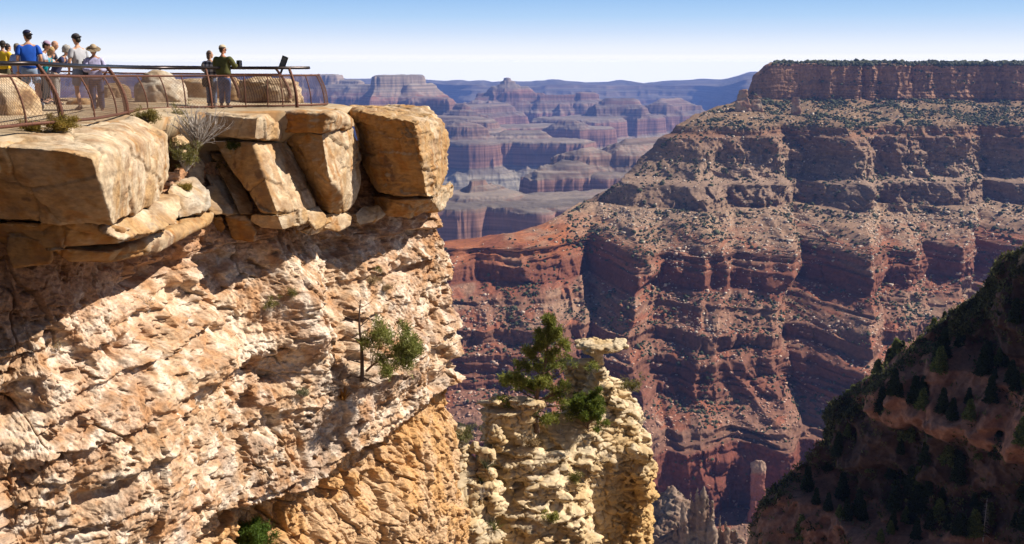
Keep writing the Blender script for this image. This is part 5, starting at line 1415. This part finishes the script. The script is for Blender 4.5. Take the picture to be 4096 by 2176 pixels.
# ---------------------------------------------------------------- visitors
MATC = {}
def cmat(c, rough=.8, var=.12, scale=9):
    k = (tuple(c), rough, scale)
    if k not in MATC: MATC[k] = plain('cloth_%d' % len(MATC), c, rough, var=var, scale=scale, bump=.1)
    return MATC[k]
def skin_mesh(chains, sub=1):
    """chains: list of [(x,y,z,rx,ry)...]; first point of the later chains joins the nearest existing vertex"""
    bm = bmesh.new(); ly = bm.verts.layers.skin.verify(); allv = []
    for ci, chn in enumerate(chains):
        prev = None
        for i, p in enumerate(chn):
            co = Vector(p[:3]); v = None
            if i == 0 and allv:
                b = min(allv, key=lambda q: (q.co - co).length)
                if (b.co - co).length < 1e-3: v = b
            if v is None:
                v = bm.verts.new(co); v[ly].radius = (p[3], p[4] if len(p) > 4 else p[3]); allv.append(v)
            if ci == 0 and i == 0: v[ly].use_root = True
            if prev is not None and prev is not v: bm.edges.new((prev, v))
            prev = v
    me = bpy.data.meshes.new('t'); bm.to_mesh(me); bm.free()
    o = bpy.data.objects.new('t', me); COL.objects.link(o)
    m = o.modifiers.new('s', 'SKIN'); m.use_smooth_shade = True
    if sub: s = o.modifiers.new('u', 'SUBSURF'); s.levels = sub; s.render_levels = sub
    dg = bpy.context.evaluated_depsgraph_get(); em = bpy.data.meshes.new_from_object(o.evaluated_get(dg))
    bpy.data.objects.remove(o); bpy.data.meshes.remove(me)
    return em
def finish(name, me, mat, parent):
    me.name = name; me.materials.clear(); me.materials.append(mat)
    me.polygons.foreach_set('use_smooth', np.ones(len(me.polygons), bool))
    o = bpy.data.objects.new(name, me); COL.objects.link(o); o.parent = parent; return o
def ell(bm, c, r, rot=None, sub=3, cut=None, taper=0):
    g = bmesh.ops.create_icosphere(bm, subdivisions=sub, radius=1)
    M = rot or Matrix.Identity(3)
    for v in g['verts']:
        p = v.co.copy()
        if cut and cut(p): pass
        if taper: k = 1 - taper * max(0, -p.z); p.x *= k; p.y *= k
        v.co = Vector(c) + M @ Vector((p.x * r[0], p.y * r[1], p.z * r[2]))
    return g['verts']
def lerp(a, b, t): return tuple(a[i] + (b[i] - a[i]) * t for i in range(len(a)))
SKIN_T = (.50, .27, .17); SKIN_D = (.36, .18, .11)
def person(label, loc, face, H, pose, look, group=None):
    """face: degrees clockwise from +Y; pose: joints in metres for 1.75 m"""
    k = H / 1.75
    root = empty('person', tuple(loc), -math.radians(face)); root.scale = (k, k, k)
    tag(root, label, 'person', group)
    g = pose.get
    ln = g('lean', 0.0)             # forward lean of the upper body, metres at the neck
    def up(x, y, z): 
        t = max(0, (z - .95) / .5); return (x + g('side', 0) * t, y + ln * t - .0 * t, z - abs(ln) * .22 * t)
    bw = look.get('build', 1.0)
    pel = (0, 0, .95); wai = up(0, 0, 1.10); che = up(0, 0, 1.30); nec = up(0, 0, 1.46); nk2 = up(0, .015, 1.53)
    sL, sR = up(-.175 * bw, 0, 1.41), up(.175 * bw, 0, 1.41)
    arms = {}
    for s_, sh in ((-1, sL), (1, sR)):
        e_, h_ = g('armL' if s_ < 0 else 'armR', ((s_ * .225, -.03, 1.13), (s_ * .235, .06, .88)))
        arms[s_] = (sh, e_, h_)
    legs = {}
    for s_ in (-1, 1):
        kn, an, toe = g('legL' if s_ < 0 else 'legR', ((s_ * .10, .02, .50), (s_ * .105, -.03, .08), (s_ * .13, .13, .03)))
        legs[s_] = ((s_ * .09, 0, .90), kn, an, toe)
    # body: one continuous surface
    ch = [[(*pel, .145 * bw, .10 * bw), (*wai, .13 * bw, .095 * bw), (*che, .15 * bw, .105 * bw), (*nec, .07, .06), (*nk2, .055, .055)]]
    for s_ in (-1, 1):
        sh, el_, ha = arms[s_]
        ch.append([(*che, .15), (*lerp(che, sh, .75), .075), (*sh, .06 * bw), (*lerp(sh, el_, .5), .050 * bw), (*el_, .041), (*lerp(el_, ha, .4), .038), (*ha, .026)])
        hp, kn, an, toe = legs[s_]
        ch.append([(*pel, .14), (*hp, .095 * bw), (*lerp(hp, kn, .5), .078 * bw), (*kn, .056), (*lerp(kn, an, .35), .058), (*an, .036), (*toe, .035)])
    body = skin_mesh(ch, 1)
    bm = bmesh.new(); bm.from_mesh(body); bpy.data.meshes.remove(body)
    # hands
    for s_ in (-1, 1):
        sh, el_, ha = arms[s_]; d = (Vector(ha) - Vector(el_)).normalized(); sd_ = Vector((0, 0, 1)).cross(d)
        if sd_.length < .3: sd_ = Vector((0, 1, 0))
        sd_.normalize(); up_ = sd_.cross(d)
        R_ = Matrix((sd_, d, up_)).transposed()
        ell(bm, Vector(ha) + d * .045, (.038, .05, .018), R_, 2)
        for f_ in range(4):
            b0 = Vector(ha) + d * .08 + sd_ * (-.027 + f_ * .018); cur = g('curl', .5)
            L_ = (.030, .034, .032, .025)[f_]
            p1 = b0 + d * L_ * .8; p2 = p1 + (d * (1 - cur) - up_ * cur).normalized() * L_; p3 = p2 + (d * (.6 - cur) - up_).normalized() * L_ * .7
            for q0, q1 in ((b0, p1), (p1, p2), (p2, p3)):
                dd = (q1 - q0); m_ = Matrix.Rotation(0, 3, 'X'); r_ = dd.to_track_quat('Z', 'Y').to_matrix()
                ell(bm, (q0 + q1) / 2, (.0105, .0105, dd.length * .75), r_, 1)
        th0 = Vector(ha) + d * .03 + sd_ * .032 * -s_; th1 = th0 + (d * .7 - sd_ * s_ * .6).normalized() * .05
        dd = th1 - th0; ell(bm, (th0 + th1) / 2, (.013, .013, .035), dd.to_track_quat('Z', 'Y').to_matrix(), 1)
    # head
    hy = math.radians(-g('turn', 0)); hp_ = math.radians(-g('nod', 0))
    HR = Matrix.Rotation(hy, 3, 'Z') @ Matrix.Rotation(hp_, 3, 'X')
    hc = Vector(nk2) + Vector((0, .02, .115)) + Vector((0, .0, 0))
    def hd(x, y, z): return hc + HR @ Vector((x, y, z))
    ell(bm, hd(0, -.01, .025), (.076, .094, .10), HR, 3); ell(bm, hd(0, .018, -.035), (.058, .072, .078), HR, 3, taper=.25)
    ell(bm, hd(0, .093, -.01), (.013, .018, .022), HR, 2); ell(bm, hd(0, .078, -.055), (.026, .014, .012), HR, 1); ell(bm, hd(0, .07, -.09), (.03, .02, .018), HR, 1)
    for s_ in (-1, 1): ell(bm, hd(s_ * .077, -.01, -.005), (.012, .022, .03), HR, 1); ell(bm, hd(s_ * .035, .068, .018), (.022, .014, .012), HR, 1)
    ell(bm, (hc + Vector(nk2)) / 2 + Vector((0, -.01, -.02)), (.05, .052, .08), None, 2)
    me = bpy.data.meshes.new('b'); bm.to_mesh(me); bm.free()
    o = bpy.data.objects.new('b', me); COL.objects.link(o); r_ = o.modifiers.new('r', 'REMESH'); r_.mode = 'VOXEL'; r_.voxel_size = .013
    s_m = o.modifiers.new('s', 'SMOOTH'); s_m.factor = .4; s_m.iterations = 1
    dg = bpy.context.evaluated_depsgraph_get(); em = bpy.data.meshes.new_from_object(o.evaluated_get(dg)); bpy.data.objects.remove(o); bpy.data.meshes.remove(me)
    finish('body', em, cmat(look.get('skin', SKIN_T), .55, .06), root)
    bm = bmesh.new()
    for s_ in (-1, 1): ell(bm, hd(s_ * .034, .082, .012), (.011, .007, .007), HR, 1)
    me = bpy.data.meshes.new('e'); bm.to_mesh(me); bm.free(); finish('eyes', me, cmat((.02, .015, .01), .3), root)
    # shirt
    m = look.get('shirt_r', .022)
    slv = look.get('sleeve', .55)
    hem = look.get('hem', .90)
    ch = [[(0, 0, hem, (.155 + m) * bw, (.11 + m) * bw), (*up(0, 0, 1.02), (.15 + m) * bw, (.105 + m) * bw), (*wai, (.14 + m) * bw, (.10 + m) * bw), (*che, (.155 + m) * bw, (.11 + m) * bw), (*up(0, 0, 1.42), .115 * bw, .08), (*up(0, .0, 1.475), .066, .062)]]
    for s_ in (-1, 1):
        sh, el_, ha = arms[s_]
        c = [(*che, .15), (*lerp(che, sh, .7), .078), (*sh, .05 * bw + m * .8)]
        if slv <= 1: c += [(*lerp(sh, el_, slv * .6), .050 * bw + m * .7), (*lerp(sh, el_, slv), .048 * bw + m * .8)]
        else: c += [(*lerp(sh, el_, .5), .052 * bw + m * .8), (*el_, .046 + m * .6), (*lerp(el_, ha, .5), .04 + m * .5), (*lerp(el_, ha, .88), .034 + m * .4)]
        ch.append(c)
    finish('shirt', skin_mesh(ch, 2), look['shirt'], root)
    # trousers or shorts
    lm = .02; ll = look.get('leg', 2.0)
    ch = [[(0, 0, 1.02, .145 * bw, .105 * bw), (0, 0, .92, .152 * bw, .115 * bw)]]
    for s_ in (-1, 1):
        hp, kn, an, toe = legs[s_]
        c = [(0, 0, .92, .15), (hp[0], hp[1], .84, .098 * bw + lm)]
        if ll <= 1: c += [(*lerp(hp, kn, ll * .6), .085 * bw + lm), (*lerp(hp, kn, ll), .078 * bw + lm)]
        else: c += [(*lerp(hp, kn, .55), .082 * bw + lm), (*kn, .066 + lm), (*lerp(kn, an, .5), .058 + lm), (*lerp(kn, an, .93), .05 + lm)]
        ch.append(c)
    finish(look.get('legname', 'trousers'), skin_mesh(ch, 2), look['pants'], root)
    for s_ in (-1, 1):
        hp, kn, an, toe = legs[s_]; bm = bmesh.new(); A, T = Vector(an), Vector(toe); d = (T - A).normalized()
        R_ = d.to_track_quat('Y', 'Z').to_matrix()
        ell(bm, A + d * .06 + Vector((0, 0, -.025)), (.048, .135, .05), R_, 2); ell(bm, A + Vector((0, 0, -.01)), (.046, .055, .06), R_, 2)
        me = bpy.data.meshes.new('s'); bm.to_mesh(me); bm.free(); finish('shoe', me, look.get('shoe', cmat((.05, .05, .06))), root)
        if look.get('sock'):
            bm = bmesh.new(); K = Vector(kn); ell(bm, A.lerp(K, .12), (.047, .047, .08), None, 2); me = bpy.data.meshes.new('s'); bm.to_mesh(me); bm.free(); finish('sock', me, look['sock'], root)
    # hair
    hr = look.get('hair')
    if hr:
        bm = bmesh.new(); vol = look.get('hairvol', 1.0)
        ell(bm, hd(0, -.022, .04), (.083 * vol, .092 * vol, .093 * vol), HR, 3)
        if look.get('long'):
            ell(bm, hd(0, -.05, -.04), (.078 * vol, .06 * vol, .115 * vol), HR, 3)
        ell(bm, hd(0, -.05, -.02), (.07, .055, .07), HR, 2)
        rg2 = random.Random(len(label))
        for v in bm.verts: v.co += (v.co - hc).normalized() * rg2.uniform(-.004, .010) * (3 if look.get('curly') else 1)
        me = bpy.data.meshes.new('h'); bm.to_mesh(me); bm.free(); finish('hair', me, cmat(hr, .6, .35, 40), root)
    cap = look.get('cap')
    if cap:
        bm = bmesh.new(); vs = ell(bm, hd(0, -.012, .062), (.090, .105, .085), HR, 3)
        inv = HR.transposed()
        bmesh.ops.delete(bm, geom=[v for v in bm.verts if (inv @ (v.co - hc)).z < .045], context='VERTS')
        fw = -1 if look.get('capback') else 1
        g2 = bmesh.ops.create_circle(bm, segments=16, radius=1, cap_ends=True)
        for v in g2['verts']: x, y = v.co.x, v.co.y; v.co = hd(x * .075, fw * (.085 + y * .075), .050 - .02 * (x * x) - .01 * (y + .5))
        ex = bmesh.ops.solidify(bm, geom=bm.faces[:], thickness=.006)
        me = bpy.data.meshes.new('c'); bm.to_mesh(me); bm.free(); finish('cap', me, cap, root)
        if look.get('cappatch'):
            bm = bmesh.new(); vs = ell(bm, hd(0, -.012, .062), (.093, .108, .088), HR, 3)
            px_, py_ = look['cappatch']
            bmesh.ops.delete(bm, geom=[v for v in bm.verts if (inv @ (v.co - hc)).z < .05 or (inv @ (v.co - hc)).z > px_[1] or not (py_(inv @ (v.co - hc)))], context='VERTS')
            if len(bm.verts): me = bpy.data.meshes.new('c'); bm.to_mesh(me); finish('cap_badge', me, cmat((.7, .7, .7)), root)
            bm.free()
    if look.get('sunhat'):
        bm = bmesh.new(); inv = HR.transposed(); vs = ell(bm, hd(0, -.01, .065), (.088, .10, .085), HR, 3)
        bmesh.ops.delete(bm, geom=[v for v in bm.verts if (inv @ (v.co - hc)).z < .05], context='VERTS')
        n = 28; rings = []
        for rr, dz in ((.085, .055), (.13, .045), (.185, .018)):
            rings.append([bm.verts.new(hd(math.cos(2 * math.pi * i / n) * rr, -.01 + math.sin(2 * math.pi * i / n) * rr * 1.05, dz + .006 * math.sin(5 * i))) for i in range(n)])
        for a_, b_ in zip(rings[:-1], rings[1:]):
            for i in range(n): bm.faces.new((a_[i], a_[(i + 1) % n], b_[(i + 1) % n], b_[i]))
        bmesh.ops.solidify(bm, geom=bm.faces[:], thickness=.006)
        me = bpy.data.meshes.new('c'); bm.to_mesh(me); bm.free(); finish('sun_hat', me, look['sunhat'], root)
    return root, hd
def stand(px, Y, z): 
    d = Y * CT - z * ST
    return np.array([(px - 512) / F * d, Y, z])
def held(name, label, cat, root, lp, size, mat, rot=(0, 0, 0), bevel=.004):
    bm = bmesh.new(); bmesh.ops.create_cube(bm, size=1); bmesh.ops.scale(bm, vec=size, verts=bm.verts); bmesh.ops.bevel(bm, geom=bm.edges, offset=bevel, segments=2)
    me = bpy.data.meshes.new(name); bm.to_mesh(me); bm.free(); me.materials.append(mat)
    o = bpy.data.objects.new(name, me); COL.objects.link(o)
    o.matrix_world = root_m(root) @ Matrix.Translation(Vector(lp)) @ Matrix.Rotation(rot[2], 4, 'Z') @ Matrix.Rotation(rot[0], 4, 'X')
    tag(o, label, cat); return o
def root_m(r): return Matrix.Translation(r.location) @ r.rotation_euler.to_matrix().to_4x4() @ Matrix.Diagonal((*r.scale, 1))
def plaid():
    m, nt, b = new_mat('plaid_cloth'); N = nt.nodes; L = nt.links; tc = N.new('ShaderNodeTexCoord'); sp = N.new('ShaderNodeSeparateXYZ'); L.new(tc.outputs['Object'], sp.inputs[0])
    outs = []
    for ax, sc in (('X', 42), ('Z', 42)):
        a = N.new('ShaderNodeMath'); a.operation = 'MULTIPLY'; a.inputs[1].default_value = sc; L.new(sp.outputs[ax], a.inputs[0])
        s_ = N.new('ShaderNodeMath'); s_.operation = 'SINE'; L.new(a.outputs[0], s_.inputs[0]); g_ = N.new('ShaderNodeMath'); g_.operation = 'GREATER_THAN'; g_.inputs[1].default_value = .1; L.new(s_.outputs[0], g_.inputs[0]); outs.append(g_)
    ad = N.new('ShaderNodeMath'); ad.operation = 'ADD'; L.new(outs[0].outputs[0], ad.inputs[0]); L.new(outs[1].outputs[0], ad.inputs[1])
    dv = N.new('ShaderNodeMath'); dv.operation = 'MULTIPLY'; dv.inputs[1].default_value = .5; L.new(ad.outputs[0], dv.inputs[0])
    cr = N.new('ShaderNodeValToRGB'); L.new(dv.outputs[0], cr.inputs[0]); e = cr.color_ramp.elements; e[0].color = (.6, .58, .58, 1); e[1].color = (.02, .02, .03, 1); q = e.new(.5); q.color = (.17, .16, .17, 1)
    L.new(cr.outputs[0], b.inputs['Base Color']); b.inputs['Roughness'].default_value = .85; return m
jean = cmat((.045, .085, .20), .85, .45, 6); dark = cmat((.03, .03, .035)); white = cmat((.62, .62, .60))
# leaning on the railing: forearms forward
LEANR = dict(lean=.26, armL=((-.22, .30, 1.10), (-.10, .52, 1.12)), armR=((.22, .30, 1.10), (.08, .54, 1.14)), nod=25)
BZ = -1.12
P4, hd4 = person('man in a blue T-shirt, gray shorts and a dark cap walking past the left fence', stand(34, 25.2, -1.08), -28, 1.86,
    dict(armL=((-.245, -.04, 1.12), (-.25, .10, .86)), armR=((.24, -.10, 1.14), (.22, .08, .92)), legL=((-.11, .12, .50), (-.12, .10, .08), (-.14, .25, .03)), legR=((.13, -.10, .48), (.16, -.26, .12), (.17, -.12, .03)), turn=-35, nod=5),
    dict(shirt=cmat((.008, .075, .42)), pants=cmat((.20, .26, .36)), leg=.85, legname='shorts', shoe=white, sock=cmat((.03, .04, .12)), hair=(.03, .02, .015), cap=cmat((.012, .015, .05)), capback=True, sleeve=.75, build=1.12, shirt_r=.03, hem=.86,
         cappatch=((0, .10), lambda q: abs(q.x - .02) < .03 and q.y < 0)))
P1, _ = person('man in a yellow T-shirt and olive trousers seen from behind at the left edge', stand(7.5, 31.5, BZ), 8, 1.80, dict(armL=((-.27, .05, 1.14), (-.18, .26, 1.10)), armR=((.27, .05, 1.14), (.20, .26, 1.10)), turn=-30),
    dict(shirt=cmat((.62, .40, .02)), pants=cmat((.09, .075, .04)), hair=(.025, .018, .015), build=1.15, shirt_r=.03, sleeve=.8))
person('dark haired person mostly hidden behind the man in yellow', stand(12.5, 33.0, BZ), 10, 1.74, dict(turn=20), dict(shirt=cmat((.06, .05, .05)), pants=dark, hair=(.03, .02, .02)))
person('gray haired person in a light blue shirt standing behind the man in blue', stand(22, 29.6, BZ), 20, 1.68, dict(), dict(shirt=cmat((.24, .34, .62)), pants=cmat((.05, .035, .03)), hair=(.16, .13, .10), hem=.80, shirt_r=.04, build=1.05, sleeve=.85, long=True, skin=SKIN_D, leg=.9, legname='shorts'))
P5, _ = person('man in a white and purple cap leaning over the back railing', stand(38.5, 28.2, BZ), 72, 1.78, dict(LEANR), dict(shirt=cmat((.42, .47, .60)), pants=dark, cap=cmat((.36, .25, .36)), capback=True, hair=(.02, .015, .015), skin=SKIN_D, build=1.1, sleeve=.7, leg=.9, legname='shorts', shoe=white))
P6, _ = person('blonde woman in a teal top holding up a phone', stand(44.5, 29.2, BZ), 78, 1.64, dict(LEANR, armR=((.2, .26, 1.12), (.06, .44, 1.24)), armL=((-.2, .26, 1.12), (-.06, .44, 1.22))), dict(shirt=cmat((.0, .27, .36)), pants=dark, hair=(.42, .28, .12), long=True, sleeve=2))
P7, _ = person('bald man in a dark patterned shirt behind the blonde woman', stand(47.5, 30.4, BZ), 82, 1.84, dict(LEANR, nod=15), dict(shirt=cmat((.03, .035, .06), .8, .6, 30), pants=dark, skin=SKIN_T, sleeve=.7))
P8, _ = person('woman with curly gray hair in a navy T-shirt leaning on the railing', stand(57.5, 28.6, BZ), 80, 1.66, dict(LEANR, lean=.30, nod=30), dict(shirt=cmat((.035, .04, .10)), pants=cmat((.30, .28, .26)), hair=(.33, .30, .27), hairvol=1.2, curly=True, build=1.08, sleeve=.6))
P9, _ = person('man in a gray T-shirt and backward dark cap walking with one leg behind', stand(83, 25.4, -1.12), -62, 1.82,
    dict(armL=((-.25, .02, 1.13), (-.22, .10, .88)), armR=((.24, .0, 1.14), (.2, .12, .92)), legL=((-.09, .04, .50), (-.10, -.04, .08), (-.11, .10, .03)), legR=((.11, -.16, .52), (.12, -.44, .22), (.12, -.34, .10)), nod=18, turn=-10),
    dict(shirt=cmat((.40, .40, .43)), pants=cmat((.20, .24, .33)), leg=.9, legname='shorts', shoe=cmat((.30, .20, .14)), hair=(.02, .015, .01), cap=cmat((.05, .045, .05)), capback=True, sleeve=.75, build=1.05, shirt_r=.028))
P10, _ = person('woman in a tan sun hat, pale jacket and jeans looking at a phone', stand(98.5, 25.2, -1.2), 155, 1.64,
    dict(armL=((-.25, .06, 1.12), (-.08, .26, 1.14)), armR=((.25, .06, 1.12), (.07, .27, 1.12)), nod=25), dict(shirt=cmat((.40, .38, .56), .8, .3, 14), pants=cmat((.035, .05, .12), .85, .3), hair=(.03, .02, .02), long=True, sunhat=cmat((.36, .27, .17)), sleeve=2, shirt_r=.035, hem=.80, skin=SKIN_D, build=1.02))
P11, _ = person('woman in a black and white plaid shirt looking over the railing', stand(212.5, 29.9, -1.25), 15, 1.61, dict(turn=55, armL=((-.33, .08, 1.18), (-.22, .26, 1.08)), armR=((.24, .10, 1.14), (.16, .30, 1.1))),
    dict(shirt=plaid(), pants=cmat((.07, .10, .17), .85, .4, 7), hair=(.10, .06, .045), long=True, sleeve=2, shirt_r=.04, build=1.08, hem=.84, skin=SKIN_T))
P12, _ = person('broad man in an olive sweater, jeans and a beige cap seen from behind', stand(225.5, 29.6, -1.25), 18, 1.76, dict(turn=38, armL=((-.30, .04, 1.14), (-.2, .24, 1.08)), armR=((.31, .12, 1.16), (.22, .36, 1.22))),
    dict(shirt=cmat((.085, .085, .025), .9, .2), pants=jean, hair=(.05, .03, .025), cap=cmat((.55, .46, .32)), sleeve=2, shirt_r=.04, build=1.28, skin=(.5, .22, .13)))
held('camera', 'black camera held by the man in the olive sweater', 'camera', P12, (.24, .46, 1.24), (.10, .14, .22), M_BLACK, bevel=.02)
held('phone', 'phone held up by the blonde woman', 'phone', P6, (0, .52, 1.28), (.16, .012, .08), M_BLACK, (-.4, 0, 0))
held('smartphone', 'phone in the hands of the woman in the sun hat', 'phone', P10, (0, .36, 1.15), (.16, .09, .012), cmat((.5, .34, .28)), (.5, 0, 0))
held('smartphone', 'small camera held over the railing by the man in the white and purple cap', 'camera', P5, (0, .64, 1.16), (.14, .05, .09), M_BLACK, (0, 0, 0))
o = held('backpack', 'dark bag hanging behind the man in the gray T-shirt', 'bag', P9, (.02, -.32, .98), (.26, .16, .42), cmat((.02, .022, .035)), (0, 0, 0), .05)
bmc = bmesh.new(); bmesh.ops.create_cone(bmc, cap_ends=True, segments=16, radius1=.035, radius2=.05, depth=.16)
me = bpy.data.meshes.new('cup'); bmc.to_mesh(me); bmc.free(); me.materials.append(cmat((.62, .03, .08), .4)); o = bpy.data.objects.new('cup', me); COL.objects.link(o)
o.matrix_world = root_m(P8) @ Matrix.Translation((.02, .64, 1.14)) @ Matrix.Rotation(-.5, 4, 'X'); tag(o, 'red drink cup in the hand of the gray haired woman', 'cup')
o = held('shoulder_bag', 'black bag on the hip of the woman in plaid', 'bag', P11, (-.02, -.16, .80), (.34, .12, .30), cmat((.02, .02, .022)), (0, 0, 0), .05)
